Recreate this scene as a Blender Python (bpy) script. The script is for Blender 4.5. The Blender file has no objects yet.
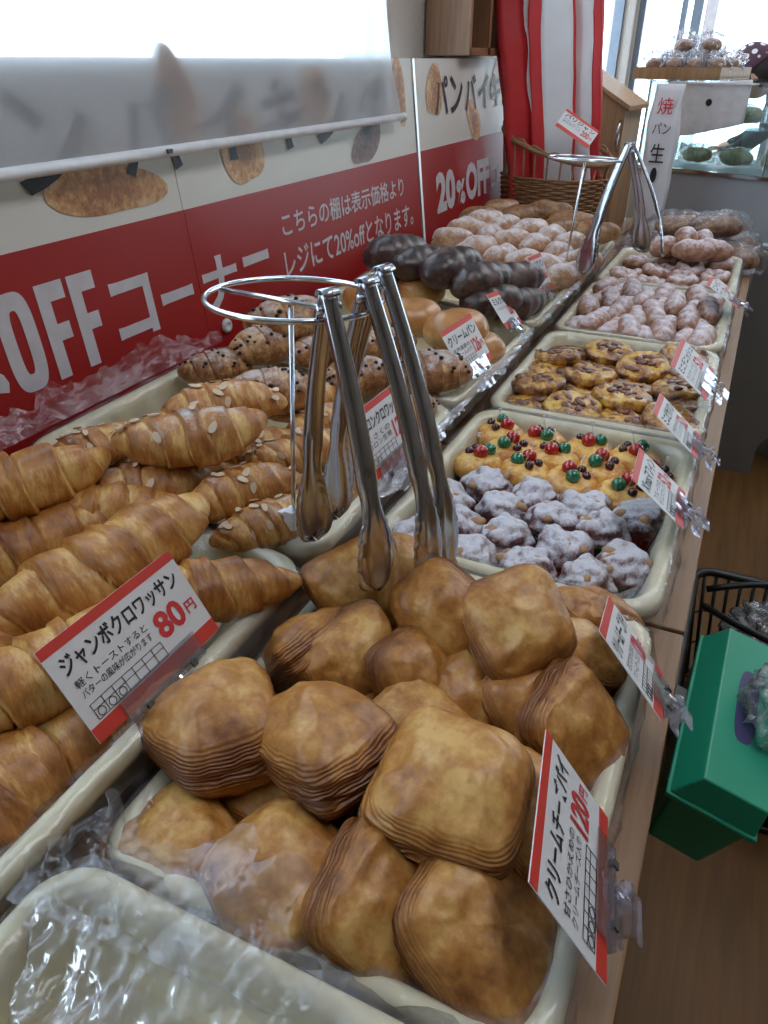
import bpy, bmesh, math, random
from mathutils import Vector, Matrix, Euler, noise
random.seed(7)
S = bpy.context.scene
COL = S.collection
PI = math.pi
sin, cos = math.sin, math.cos
def RAD(a): return a*PI/180

# ------------------------------------------------------------------ camera
FPX = 740.0
PITCH, YAW = RAD(31.417), RAD(25.09)
CAMZ = 1.40
cd = bpy.data.cameras.new('camera'); cam = bpy.data.objects.new('camera', cd); COL.objects.link(cam)
cam.location = (0, 0, CAMZ); cam.rotation_euler = (PI/2-PITCH, 0, YAW)
cd.sensor_fit = 'VERTICAL'; cd.sensor_height = 36; cd.lens = FPX/1024*36
cd.clip_start = 0.02; cd.clip_end = 60
S.camera = cam
# ------------------------------------------------------------------ world, lights, exposure
W = bpy.data.worlds.new('daylight'); S.world = W; W.use_nodes = True
bg = W.node_tree.nodes['Background']; bg.inputs[0].default_value = (0.72, 0.88, 1.0, 1); bg.inputs[1].default_value = 5.5
def area(name, loc, sx, sy, power, col, rot=(0, 0, 0)):
    l = bpy.data.lights.new(name, 'AREA'); l.shape = 'RECTANGLE'; l.size = sx; l.size_y = sy
    l.energy = power; l.color = col
    o = bpy.data.objects.new(name, l); o.location = loc; o.rotation_euler = rot; COL.objects.link(o); return o
for ly in (0.9, 2.9, 4.9):
    area('ceiling_lamp_light', (0.35, ly, 2.63), 0.5, 1.3, 11, (0.95, 0.96, 1.0))
area('ceiling_lamp_light', (2.2, 2.4, 2.63), 0.5, 1.3, 6, (0.95, 0.96, 1.0))
S.view_settings.view_transform = 'Standard'; S.view_settings.look = 'None'
S.view_settings.gamma = 1.0; S.view_settings.use_curve_mapping = False
S.view_settings.exposure = -0.12
S.cycles.max_bounces = 8; S.cycles.transparent_max_bounces = 24
S.cycles.caustics_reflective = False; S.cycles.caustics_refractive = False

# ------------------------------------------------------------------ helpers
def at(u, v, z):
    """the point at height z on the line of sight of a photo pixel (used to survey where things stand)"""
    x = (u-384)/FPX; y = (512-v)/FPX
    f = cos(PITCH)+y*sin(PITCH); dz = -sin(PITCH)+y*cos(PITCH)
    t = (z-CAMZ)/dz
    return Vector(((x*cos(YAW)-f*sin(YAW))*t, (x*sin(YAW)+f*cos(YAW))*t, z))

def tag(o, label=None, cat=None, group=None, kind=None):
    if label: o['label'] = label
    if cat: o['category'] = cat
    if group: o['group'] = group
    if kind: o['kind'] = kind
    return o
def empty(name, loc=(0, 0, 0), rot=(0, 0, 0), **k):
    o = bpy.data.objects.new(name, None); o.empty_display_size = 0.05
    o.location = loc; o.rotation_euler = rot; COL.objects.link(o); return tag(o, **k)
def link(name, me, mat=None, parent=None, loc=(0, 0, 0), rot=(0, 0, 0), smooth=None, **k):
    o = bpy.data.objects.new(name, me)
    if mat is not None and len(me.materials) == 0: me.materials.append(mat)
    o.location = loc; o.rotation_euler = rot; COL.objects.link(o)
    if parent is not None: o.parent = parent
    return tag(o, **k)
def mesh(vs, fs, smooth=True, attr=None, name='m'):
    me = bpy.data.meshes.new(name); me.from_pydata([tuple(v) for v in vs], [], fs); me.update()
    if smooth: me.polygons.foreach_set('use_smooth', [True]*len(me.polygons))
    if attr is not None:
        a = me.attributes.new('bake', 'FLOAT', 'POINT'); a.data.foreach_set('value', attr)
    return me
class MB:
    def __init__(s): s.v = []; s.f = []
    def add(s, vs, fs):
        n = len(s.v); s.v += [Vector(v) for v in vs]; s.f += [[i+n for i in f] for f in fs]; return s
    def box(s, c, d, m=None):
        x, y, z = [q/2 for q in d]
        vs = [Vector((a*x, b*y, e*z)) for a in (-1, 1) for b in (-1, 1) for e in (-1, 1)]
        if m is not None: vs = [m @ v for v in vs]
        vs = [v+Vector(c) for v in vs]
        return s.add(vs, [[0, 1, 3, 2], [4, 6, 7, 5], [0, 4, 5, 1], [2, 3, 7, 6], [0, 2, 6, 4], [1, 5, 7, 3]])
    def tube(s, pts, r, n=8, closed=False):
        pts = [Vector(p) for p in pts]; m = len(pts); vs = []
        rr = r if isinstance(r, (list, tuple)) else [r]*m
        up = None
        for i, p in enumerate(pts):
            if closed: t = pts[(i+1) % m]-pts[i-1]
            else: t = pts[min(i+1, m-1)]-pts[max(i-1, 0)]
            t.normalize()
            if up is None: up = Vector((0, 0, 1)) if abs(t.z) < .9 else Vector((1, 0, 0))
            a = t.cross(up).normalized(); b = a.cross(t).normalized(); up = b
            for k in range(n):
                th = 2*PI*k/n; vs.append(p+(a*cos(th)+b*sin(th))*rr[i])
        fs = []
        for i in range(m if closed else m-1):
            for k in range(n):
                fs.append([i*n+k, i*n+(k+1) % n, ((i+1) % m)*n+(k+1) % n, ((i+1) % m)*n+k])
        if not closed: fs += [list(range(n))[::-1], [(m-1)*n+k for k in range(n)]]
        return s.add(vs, fs)
    def lathe(s, prof, n=24, c=(0, 0, 0)):
        vs = []; c = Vector(c)
        for r, z in prof:
            for k in range(n): vs.append(c+Vector((r*cos(2*PI*k/n), r*sin(2*PI*k/n), z)))
        m = len(prof)
        fs = [[i*n+k, i*n+(k+1) % n, (i+1)*n+(k+1) % n, (i+1)*n+k] for i in range(m-1) for k in range(n)]
        fs += [list(range(n))[::-1], [(m-1)*n+k for k in range(n)]]
        return s.add(vs, fs)
    def ball(s, c, r, n=10, sq=(1, 1, 1)):
        prof = []
        vs = []; c = Vector(c); m = n//2+1
        for i in range(m):
            la = -PI/2+PI*i/(m-1)
            for k in range(n):
                vs.append(c+Vector((r*sq[0]*cos(la)*cos(2*PI*k/n), r*sq[1]*cos(la)*sin(2*PI*k/n), r*sq[2]*sin(la))))
        fs = [[i*n+k, i*n+(k+1) % n, (i+1)*n+(k+1) % n, (i+1)*n+k] for i in range(m-1) for k in range(n)]
        return s.add(vs, fs)
    def mesh(s, smooth=False): return mesh(s.v, s.f, smooth)
    def build(s, name, mat, parent=None, smooth=False, bevel=0, **k):
        o = link(name, s.mesh(smooth), mat, parent, **k)
        if bevel:
            b = o.modifiers.new('bevel', 'BEVEL'); b.width = bevel; b.segments = 2; b.limit_method = 'ANGLE'
        return o
def loft(fn, nu, nv):
    """closed surface: fn(u 0..1 along, th around) -> (position, bake)"""
    vs = []; at_ = []; sd_ = []
    for i in range(nu):
        for j in range(nv):
            q = fn(i/(nu-1), 2*PI*j/nv); vs.append(q[0]); at_.append(q[1]); sd_.append(q[2] if len(q) > 2 else 0)
    fs = [[i*nv+j, i*nv+(j+1) % nv, (i+1)*nv+(j+1) % nv, (i+1)*nv+j] for i in range(nu-1) for j in range(nv)]
    fs += [list(range(nv))[::-1], [(nu-1)*nv+j for j in range(nv)]]
    me = mesh(vs, fs, True, at_)
    if any(sd_): a = me.attributes.new('side', 'FLOAT', 'POINT'); a.data.foreach_set('value', sd_)
    return me
def nz(p, sc=1.0, seed=0.0): return noise.noise(Vector(p)*sc+Vector((seed*13.7, seed*7.3, seed*3.1)))
def fbm(p, sc, seed=0, o=3): return sum(nz(p, sc*2**i, seed+i)/2**i for i in range(o))
def copy_tree(o, parent=None):
    c = o.copy(); COL.objects.link(c); c.parent = parent
    for ch in list(o.children): copy_tree(ch, c)
    return c

# ------------------------------------------------------------------ materials
class NT:
    def __init__(s, name):
        s.m = bpy.data.materials.new(name); s.m.use_nodes = True; s.t = s.m.node_tree; s.t.nodes.clear()
        s.out = s.n('ShaderNodeOutputMaterial')
    def n(s, typ, **k):
        x = s.t.nodes.new(typ)
        for a, b in k.items(): setattr(x, a, b)
        return x
    def l(s, a, b): s.t.links.new(a, b)
    def noise(s, vec, scale, detail=4, rough=.55):
        x = s.n('ShaderNodeTexNoise'); x.inputs['Scale'].default_value = scale
        x.inputs['Detail'].default_value = detail; x.inputs['Roughness'].default_value = rough
        if vec is not None: s.l(vec, x.inputs['Vector'])
        return x.outputs['Fac']
    def ramp(s, fac, stops):
        x = s.n('ShaderNodeValToRGB'); r = x.color_ramp
        while len(r.elements) < len(stops): r.elements.new(.5)
        for e, (p, c) in zip(r.elements, stops): e.position = p; e.color = (*c, 1)
        s.l(fac, x.inputs[0]); return x.outputs[0]
    def math(s, op, a, b=None, clamp=False):
        x = s.n('ShaderNodeMath', operation=op); x.use_clamp = clamp
        for i, q in enumerate((a, b)):
            if q is None: continue
            if isinstance(q, (int, float)): x.inputs[i].default_value = q
            else: s.l(q, x.inputs[i])
        return x.outputs[0]
    def mix(s, fac, a, b):
        x = s.n('ShaderNodeMix', data_type='RGBA')
        if isinstance(fac, (int, float)): x.inputs[0].default_value = fac
        else: s.l(fac, x.inputs[0])
        for i, q in ((6, a), (7, b)):
            if isinstance(q, tuple): x.inputs[i].default_value = (*q, 1)
            else: s.l(q, x.inputs[i])
        return x.outputs[2]
    def bump(s, h, strength, dist=.01):
        x = s.n('ShaderNodeBump'); x.inputs['Strength'].default_value = strength; x.inputs['Distance'].default_value = dist
        s.l(h, x.inputs['Height']); return x.outputs[0]
    def bsdf(s, col, rough=.5, normal=None, **k):
        b = s.n('ShaderNodeBsdfPrincipled')
        if isinstance(col, tuple): b.inputs['Base Color'].default_value = (*col, 1)
        else: s.l(col, b.inputs['Base Color'])
        if isinstance(rough, (int, float)): b.inputs['Roughness'].default_value = rough
        else: s.l(rough, b.inputs['Roughness'])
        if normal is not None: s.l(normal, b.inputs['Normal'])
        for a, q in k.items(): b.inputs[a.replace('_', ' ')].default_value = q
        s.l(b.outputs[0], s.out.inputs[0]); return b
    def obco(s, jitter=True):
        tc = s.n('ShaderNodeTexCoord')
        if not jitter: return tc.outputs['Object']
        oi = s.n('ShaderNodeObjectInfo'); a = s.n('ShaderNodeVectorMath', operation='ADD')
        mu = s.math('MULTIPLY', oi.outputs['Random'], 7.0)
        s.l(tc.outputs['Object'], a.inputs[0]); s.l(mu, a.inputs[1]); return a.outputs[0]

def plain(name, col, rough=.5, nscale=0, var=.08, bump=0, **k):
    t = NT(name); v = t.obco(False)
    f = t.noise(v, nscale or 30, 3)
    c0 = tuple(max(0, x*(1-var)) for x in col); c1 = tuple(min(1, x*(1+var)) for x in col)
    c = t.ramp(f, [(.3, c0), (.7, c1)])
    t.bsdf(c, rough, t.bump(f, bump, .002) if bump else None, **k); return t.m

def bread(name, pale, mid, dark, nscale=22, sugar=None, sugar_amt=0.0, rough=.42, bump=.35, streak=False, coat=.15, aniso=None, mott=1.0):
    """baked dough: colour follows the crust attribute laid down on the mesh (bake), mottled by noise"""
    t = NT(name); v = t.obco()
    if aniso:
        mp = t.n('ShaderNodeMapping'); mp.inputs['Scale'].default_value = aniso; t.l(v, mp.inputs['Vector']); va = mp.outputs[0]
    else: va = v
    a = t.n('ShaderNodeAttribute', attribute_name='bake'); b = a.outputs['Fac']
    n1 = t.noise(v, nscale, 4, .6); n2 = t.noise(va, nscale*4, 4, .62); n3 = t.noise(va, nscale*13, 3, .6)
    x = t.math('ADD', t.math('MULTIPLY', b, .80), t.math('MULTIPLY', t.math('SUBTRACT', n1, .5), 1.5*mott))
    x = t.math('ADD', x, t.math('MULTIPLY', t.math('SUBTRACT', n2, .5), 1.25*mott))
    x = t.math('ADD', x, t.math('MULTIPLY', t.math('SUBTRACT', n3, .5), .6*mott))
    n2 = t.math('ADD', t.math('MULTIPLY', n2, .75), t.math('MULTIPLY', n3, .30))
    oi = t.n('ShaderNodeObjectInfo')
    x = t.math('ADD', x, t.math('MULTIPLY', t.math('SUBTRACT', oi.outputs['Random'], .35), .22))
    c = t.ramp(x, [(.0, pale), (.34, mid), (.78, dark)])
    h = n2
    if streak:
        sd = t.n('ShaderNodeAttribute', attribute_name='side').outputs['Fac']
        tc = t.n('ShaderNodeTexCoord'); w = t.n('ShaderNodeTexWave'); w.inputs['Scale'].default_value = 85; w.inputs['Distortion'].default_value = 13
        w.inputs['Detail'].default_value = 2; w.inputs['Detail Scale'].default_value = .3; w.bands_direction = 'Z'
        t.l(tc.outputs['Object'], w.inputs['Vector'])
        wv = t.math('MULTIPLY', w.outputs['Fac'], sd)
        h = t.math('ADD', t.math('MULTIPLY', n2, .5), t.math('MULTIPLY', wv, 1.1))
        c = t.mix(t.math('MULTIPLY', t.math('SUBTRACT', sd, wv), .55, True), c, dark)
    r = rough
    if sugar:
        g = t.n('ShaderNodeNewGeometry'); sx = t.n('ShaderNodeSeparateXYZ'); t.l(g.outputs['Normal'], sx.inputs[0])
        n3 = t.noise(v, nscale*2.2, 6, .75)
        s = t.math('ADD', t.math('MULTIPLY', sx.outputs['Z'], .35), n3)
        s = t.math('MULTIPLY', t.math('SUBTRACT', s, .92-sugar_amt), 4.0, True)
        s = t.math('MINIMUM', s, .93)
        c = t.mix(s, c, sugar)
    t.bsdf(c, r, t.bump(h, bump, .004), Coat_Weight=coat, Coat_Roughness=.3)
    return t.m

M = {}
M['pie'] = bread('puff_pastry_crust', (.64, .37, .115), (.45, .19, .040), (.19, .058, .010), 13, streak=True, bump=.5, mott=.70)
M['croissant'] = bread('croissant_crust', (.76, .48, .16), (.47, .19, .038), (.21, .060, .010), 14, bump=.28, aniso=(2.6, .8, .8), mott=.68)
M['almond_croissant'] = bread('sugared_croissant_crust', (.76, .48, .17), (.47, .19, .042), (.21, .064, .012), 16, (.66, .60, .58), .08, bump=.35, aniso=(2.6, .8, .8), mott=.75)
M['choc_croissant'] = bread('speckled_croissant_crust', (.62, .38, .17), (.38, .17, .06), (.20, .07, .022), 24, (.60, .53, .50), .20, bump=.6)
M['bun'] = bread('glazed_bun_crust', (.66, .42, .18), (.52, .25, .075), (.34, .12, .03), 12, bump=.06, rough=.3, coat=.35, mott=.5)
M['cocoa'] = bread('cocoa_crust', (.105, .052, .045), (.045, .02, .017), (.016, .008, .008), 24, (.32, .27, .29), .02, bump=.4, rough=.33, coat=.4)
M['powder'] = bread('powdered_dough', (.62, .40, .27), (.46, .25, .14), (.32, .15, .08), 26, (.69, .64, .67), .27, bump=.4)
M['twist'] = bread('sugared_doughnut', (.52, .31, .22), (.40, .20, .12), (.26, .11, .06), 30, (.66, .60, .66), .27, bump=.5)
M['brown_roll'] = bread('brown_roll_crust', (.42, .24, .11), (.28, .13, .05), (.13, .05, .02), 22, bump=.3)
M['muffin'] = bread('golden_muffin', (.80, .50, .13), (.66, .30, .06), (.42, .14, .03), 30, bump=.25, coat=.3)
M['mound'] = bread('sugared_fruit_mound', (.24, .11, .09), (.15, .06, .06), (.06, .03, .04), 42, (.66, .65, .72), .34, bump=.9)
M['flat'] = bread('custard_flatbread', (.70, .42, .08), (.42, .17, .03), (.09, .025, .012), 26, bump=.8, rough=.25, coat=.5)
M['flat_top'] = bread('burnt_topping', (.17, .045, .018), (.085, .02, .013), (.025, .01, .01), 60, bump=.5, rough=.2, coat=.6)
M['chip'] = plain('dark_chocolate', (.02, .012, .014), .3)
M['almond'] = plain('almond_slice', (.66, .50, .34), .5, 60)
M['nut'] = plain('roasted_nut', (.42, .24, .12), .4, 80, .2)
M['cherry_red'] = plain('red_cherry', (.42, .012, .012), .12, 20, .1, Coat_Weight=.8)
M['cherry_green'] = plain('green_cherry', (.01, .16, .07), .12, 20, .1, Coat_Weight=.8)
M['raisin'] = plain('dark_berry', (.05, .008, .018), .15, 20, .1, Coat_Weight=.6)
M['cup_green'] = plain('green_paper_cup', (.012, .105, .045), .5)
M['cup_red'] = plain('red_paper_cup', (.25, .02, .02), .5)
M['tray'] = plain('cream_plastic', (.76, .69, .46), .42, 12, .05, .1)
M['white'] = plain('white_card', (.72, .72, .74), .55, 10, .015)
M['redprint'] = plain('red_print', (.62, .045, .03), .5, 10, .04)
M['ink'] = plain('black_ink', (.012, .012, .016), .5)
M['redink'] = plain('red_ink', (.62, .03, .035), .5)
M['boardwhite'] = plain('sign_white_print', (.70, .69, .64), .4, 3, .02)
M['boardred'] = plain('sign_red_print', (.36, .012, .012), .38, 3, .05)  # red lowered so the colour carries the shade of the backlit board
M['signletter'] = plain('sign_lettering_pale', (.60, .58, .62), .45)
M['navyletter'] = plain('sign_lettering_dark', (.018, .018, .03), .45)
M['photo_bread'] = bread('printed_bread_picture', (.70, .46, .24), (.52, .27, .11), (.30, .12, .05), 22, bump=0, coat=0)
M['photo_dark'] = bread('printed_dark_bread_picture', (.30, .20, .17), (.20, .11, .09), (.08, .04, .04), 22, bump=0, coat=0)
M['clip_grey'] = plain('grey_catch', (.09, .085, .08), .4)
M['white_plastic'] = plain('white_plastic', (.74, .74, .76), .35)
M['green'] = plain('green_plastic', (.018, .34, .20), .38, 8, .05)
M['black'] = plain('black_plastic', (.012, .016, .014), .4)
M['grey_panel'] = plain('grey_laminate', (.20, .195, .185), .5, 5, .05)
M['case_grey'] = plain('case_grey', (.42, .44, .48), .45, 5, .04)
M['wall'] = plain('beige_wallpaper', (.55, .49, .44), .8, 60, .03, .1)
M['wall_low'] = plain('grey_skirting_board', (.30, .32, .36), .7)
M['wall_dark'] = plain('unseen_dark_wall', (.20, .15, .11), .7)  # for the unseen walls, coloured dark to cut bounced fill light
M['ceiling'] = plain('ceiling_white', (.75, .75, .74), .9)
M['paper_white'] = plain('white_bag_paper', (.78, .77, .80), .6, 14, .03, .2)
M['paper_red'] = plain('red_bag_paper', (.60, .03, .035), .5, 14, .08, .2)
M['skin'] = plain('skin', (.60, .38, .28), .55)
M['hair'] = plain('dark_hair', (.03, .02, .018), .5)
M['dark_green_cloth'] = plain('dark_green_cloth', (.010, .032, .034), .8)
M['frame'] = plain('window_frame_grey', (.16, .19, .24), .4)
M['frame_pale'] = plain('pale_pillar', (.62, .56, .58), .7)
M['sandwich'] = bread('sandwich_filling', (.66, .62, .42), (.42, .46, .18), (.40, .24, .12), 60, bump=.3)

def wood(name, a, b, c, axis='Y', scale=6, rough=.45):
    t = NT(name); v = t.obco(False); mp = t.n('ShaderNodeMapping')
    mp.inputs['Scale'].default_value = {'Y': (14, .8, 14), 'Z': (14, 14, .8), 'X': (.8, 14, 14)}[axis]
    t.l(v, mp.inputs['Vector']); n = t.noise(mp.outputs[0], scale, 6, .65)
    t.bsdf(t.ramp(n, [(.3, a), (.5, b), (.72, c)]), rough, t.bump(n, .15, .002)); return t.m
M['table'] = wood('table_wood', (.20, .105, .046), (.27, .150, .070), (.33, .19, .095))
M['floor'] = wood('floor_wood', (.12, .052, .010), (.165, .074, .016), (.205, .096, .024), scale=3, rough=.6)
M['shelf'] = wood('shelf_wood', (.20, .10, .05), (.28, .145, .075), (.34, .19, .10), 'Z')
M['crate'] = wood('crate_wood', (.36, .20, .10), (.46, .27, .14), (.55, .34, .19), 'Z')
M['wicker'] = wood('wicker_cane', (.20, .10, .045), (.30, .165, .08), (.40, .24, .12), 'X', 20)

def metal(name, col, rough):
    t = NT(name); v = t.obco(False); mp = t.n('ShaderNodeMapping'); mp.inputs['Scale'].default_value = (300, 300, 6)
    t.l(v, mp.inputs['Vector']); n = t.noise(mp.outputs[0], 3, 2)
    t.bsdf(col, rough, t.bump(n, .04, .001), Metallic=1.0); return t.m
M['steel'] = metal('brushed_steel', (.50, .52, .57), .17)
M['chrome'] = metal('chrome_wire', (.72, .76, .82), .1)

def film(name, tint, base, edge, dif, rough=.12, bscale=18, bmp=.6):
    """clear plastic: mostly see-through, bright glossy creases"""
    t = NT(name); v = t.obco()
    n = t.noise(v, bscale, 4, .6); nb = t.bump(n, bmp, .02)
    lw = t.n('ShaderNodeLayerWeight'); lw.inputs[0].default_value = .35; t.l(nb, lw.inputs['Normal'])
    tr = t.n('ShaderNodeBsdfTransparent'); tr.inputs[0].default_value = (*tint, 1)
    gl = t.n('ShaderNodeBsdfGlossy'); gl.inputs['Roughness'].default_value = rough; gl.inputs[0].default_value = (.95, .95, 1, 1)
    t.l(nb, gl.inputs['Normal'])
    di = t.n('ShaderNodeBsdfDiffuse'); di.inputs[0].default_value = (.75, .75, .82, 1); t.l(nb, di.inputs['Normal'])
    f = t.math('ADD', t.math('MULTIPLY', lw.outputs['Fresnel'], edge), base, True)
    m1 = t.n('ShaderNodeMixShader'); t.l(f, m1.inputs[0]); t.l(tr.outputs[0], m1.inputs[1]); t.l(gl.outputs[0], m1.inputs[2])
    m2 = t.n('ShaderNodeMixShader')
    cr = t.ramp(n, [(.46, (dif*.3,)*3), (.66, (dif*2.0,)*3)])
    t.l(cr, m2.inputs[0]); t.l(m1.outputs[0], m2.inputs[1]); t.l(di.outputs[0], m2.inputs[2])
    t.l(m2.outputs[0], t.out.inputs[0]); return t.m
M['film'] = film('clear_film', (.97, .97, .98), .03, .45, .08, .16, 14, .35)
M['wrap'] = film('clear_wrapper', (.98, .98, .99), .05, .5, .05, .10, 20, .5)
M['acrylic'] = film('clear_acrylic', (.95, .95, .98), .07, .6, .08, .05, 4)
M['bagfilm'] = film('clear_bag', (.86, .94, .95), .12, .7, .22, .15, 30)
M['window_glass'] = film('window_glass', (.98, .99, 1.0), .02, .3, .0, .02, 1, .0)
M['glass'] = film('case_glass', (.90, .97, .96), .05, .55, .015, .02, 1)

def blind_mat():
    t = NT('translucent_blind'); v = t.obco(False); mp = t.n('ShaderNodeMapping'); mp.inputs['Scale'].default_value = (1, 400, 40)
    t.l(v, mp.inputs['Vector']); n = t.noise(mp.outputs[0], 2, 2)
    tl = t.n('ShaderNodeBsdfTranslucent'); t.l(t.ramp(n, [(.3, (.68, .72, .78)), (.7, (.74, .78, .84))]), tl.inputs[0])
    di = t.n('ShaderNodeBsdfDiffuse'); di.inputs[0].default_value = (.66, .66, .70, 1)
    tr = t.n('ShaderNodeBsdfTransparent')
    a = t.n('ShaderNodeMixShader'); a.inputs[0].default_value = .55; t.l(di.outputs[0], a.inputs[1]); t.l(tl.outputs[0], a.inputs[2])
    b = t.n('ShaderNodeMixShader'); b.inputs[0].default_value = .24; t.l(a.outputs[0], b.inputs[1]); t.l(tr.outputs[0], b.inputs[2])
    t.l(b.outputs[0], t.out.inputs[0]); return t.m
M['blind'] = blind_mat()

def dotted():
    t = NT('dotted_cloth'); v = t.obco(False); vo = t.n('ShaderNodeTexVoronoi'); vo.inputs['Scale'].default_value = 26
    vo.inputs['Randomness'].default_value = .15; t.l(v, vo.inputs['Vector'])
    t.bsdf(t.ramp(vo.outputs['Distance'], [(.30, (.75, .72, .78)), (.36, (.075, .03, .05))]), .8); return t.m
M['dotted'] = dotted()

# ------------------------------------------------------------------ lettering
_tc = {}
def text_mesh(s, w, h, bold=0.0, shear=0.0, depth=.0004, align='fit'):
    key = (s, round(bold, 4), shear)
    if key not in _tc:
        c = bpy.data.curves.new('t', 'FONT'); c.body = s; c.size = 1; c.offset = bold; c.shear = shear; c.resolution_u = 3
        o = bpy.data.objects.new('t', c); COL.objects.link(o)
        dg = bpy.context.evaluated_depsgraph_get(); me = bpy.data.meshes.new_from_object(o.evaluated_get(dg))
        bpy.data.objects.remove(o); bpy.data.curves.remove(c); _tc[key] = me
    me = _tc[key].copy(); me.materials.clear()
    xs = [v.co.x for v in me.vertices]; ys = [v.co.y for v in me.vertices]
    x0, x1, y0, y1 = min(xs), max(xs), min(ys), max(ys)
    for v in me.vertices: v.co = Vector(((v.co.x-x0)/(x1-x0)*w, (v.co.y-y0)/(y1-y0)*h, 0))
    return me
def letters(parent, s, mat, x, y, w, h, z, bold=.0, name='lettering', shear=0, label=None):
    return link(name, text_mesh(s, w, h, bold, shear), mat, parent, (x, y, z), label=label)

# ================================================================== THE SETTING
def struct(name, mb, mat, parent=None, **k): return mb.build(name, mat, parent, kind='structure', **k)
XL, XR, YB, YF, ZC = -1.02, 3.2, -1.6, 6.2, 2.70
struct('floor', MB().box(((XL+XR)/2, (YB+YF)/2, -.03), (XR-XL+.4, YF-YB+.4, .06)), M['floor'])
struct('ceiling', MB().box(((XL+XR)/2, (YB+YF)/2, ZC+.03), (XR-XL+.4, YF-YB+.4, .06)), M['ceiling'])
struct('wall_right', MB().box((XR+.05, (YB+YF)/2, ZC/2), (.1, YF-YB, ZC)), M['wall_dark'])
struct('wall_back', MB().box(((XL+XR)/2, YB-.05, ZC/2), (XR-XL, .1, ZC)), M['wall_dark'])
# left wall with the window that backlights the blind, and a second one further on
wl = MB(); wx = XL-.06
WY0, WY1, WZ0, WZ1 = -1.2, 2.16, 1.08, 2.35
V0, V1 = 3.6, 5.95
for y0, y1 in ((YB, WY0), (WY1, V0), (V1, YF)): wl.box((wx, (y0+y1)/2, ZC/2), (.12, y1-y0, ZC))
for y0, y1 in ((WY0, WY1), (V0, V1)):
    wl.box((wx, (y0+y1)/2, WZ0/2), (.12, y1-y0, WZ0)); wl.box((wx, (y0+y1)/2, (WZ1+ZC)/2), (.12, y1-y0, ZC-WZ1))
struct('wall_left', wl, M['wall'])
struct('trim_1', MB().box((XL+.012, (2.2+3.2)/2, .67), (.024, 1.0, 1.34)), M['wall_low'])
def window(name, axis, a0, a1, z0, z1, p, bars):
    o = empty(name, kind='structure'); t = .04
    def bar(a, b, c, d, nm):
        if axis == 'Y': MB().box((p, (a+b)/2, (c+d)/2), (.06, b-a, d-c)).build(nm, M['frame'], o)
        else: MB().box(((a+b)/2, p, (c+d)/2), (b-a, .06, d-c)).build(nm, M['frame'], o)
    bar(a0, a1, z0, z0+t, 'window_frame'); bar(a0, a1, z1-t, z1, 'window_frame')
    bar(a0, a0+t, z0, z1, 'window_frame'); bar(a1-t, a1, z0, z1, 'window_frame')
    for b, w in bars: bar(b-w/2, b+w/2, z0, z1, 'mullion')
    edges = [a0]+[b for b, w in bars]+[a1]
    for a, b in zip(edges, edges[1:]):
        q = [(a, z0), (b, z0), (b, z1), (a, z1)]
        MB().add([((p-.012, c, z) if axis == 'Y' else (c, p+.012, z)) for c, z in q], [[0, 1, 2, 3]]).build('pane', M['window_glass'], o)
    return o
window('window_1', 'Y', WY0, WY1, WZ0, WZ1, XL-.06, [(.3, .05)])
window('window_2', 'Y', V0, V1, WZ0, WZ1, XL-.06, [])
# far wall: a shop front of big windows
FX = [(-1.0, -.02), (.10, 1.4), (1.55, 3.1)]
wf = MB(); yf = YF+.06
xs = [XL-.1]+[q for w in FX for q in w]+[XR+.1]
for i in range(0, len(xs), 2): wf.box(((xs[i]+xs[i+1])/2, yf, ZC/2), (xs[i+1]-xs[i], .12, ZC))
for a, b in FX:
    wf.box(((a+b)/2, yf, .35), (b-a, .12, .7)); wf.box(((a+b)/2, yf, (2.4+ZC)/2), (b-a, .12, ZC-2.4))
struct('wall_far', wf, M['wall'])
window('window_3', 'X', -1.0, -.02, .7, 2.4, YF+.05, [(-.71, .035), (-.625, .06)])
window('window_4', 'X', .10, 1.4, .7, 2.4, YF+.05, [(.75, .05)])
window('window_5', 'X', 1.55, 3.1, .7, 2.4, YF+.05, [(2.3, .05)])
struct('trim_2', MB().box((-.53, YF-.03, ZC/2), (.07, .12, ZC)), M['frame_pale'])

# ================================================================== TABLES
def table(y0, y1, label):
    t = empty('display_table', ((-.95+.037)/2, (y0+y1)/2, 0), label=label, cat='table', group='display tables')
    w = .987; l = y1-y0-.006
    MB().box((0, 0, .812), (w, l, .036)).build('tabletop', M['table'], t, bevel=.003)
    for sx in (-1, 1):
        MB().box((sx*(w/2-.10), 0, .765), (.03, l-.16, .056)).build('apron', M['table'], t)
        for sy in (-1, 1): MB().box((sx*(w/2-.10), sy*(l/2-.10), .37), (.05, .05, .734)).build('leg', M['black'], t)
    return t
table(-.62, .748, 'nearer wooden display table, under the pie tray')
table(.748, 3.08, 'farther wooden display table, under the muffin and doughnut trays')

def wedge(y0, y1, label):
    mb = MB(); xa, xb = -.835, -.362; z0 = .8305
    vs = [(xa, y0, z0), (xb, y0, z0), (xb, y0, .8505), (xa, y0, .890), (xa, y1, z0), (xb, y1, z0), (xb, y1, .8505), (xa, y1, .890)]
    mb.add(vs, [[0, 1, 2, 3], [7, 6, 5, 4], [0, 4, 5, 1], [1, 5, 6, 2], [2, 6, 7, 3], [3, 7, 4, 0]])
    mb.build('display_riser', M['table'], label=label, cat='riser', group='sloping risers')
wedge(-.3, 1.05, 'sloping wooden riser under the nearest croissant trays')
wedge(1.06, 2.5, 'sloping wooden riser under the chocolate and powdered bread trays')

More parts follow.
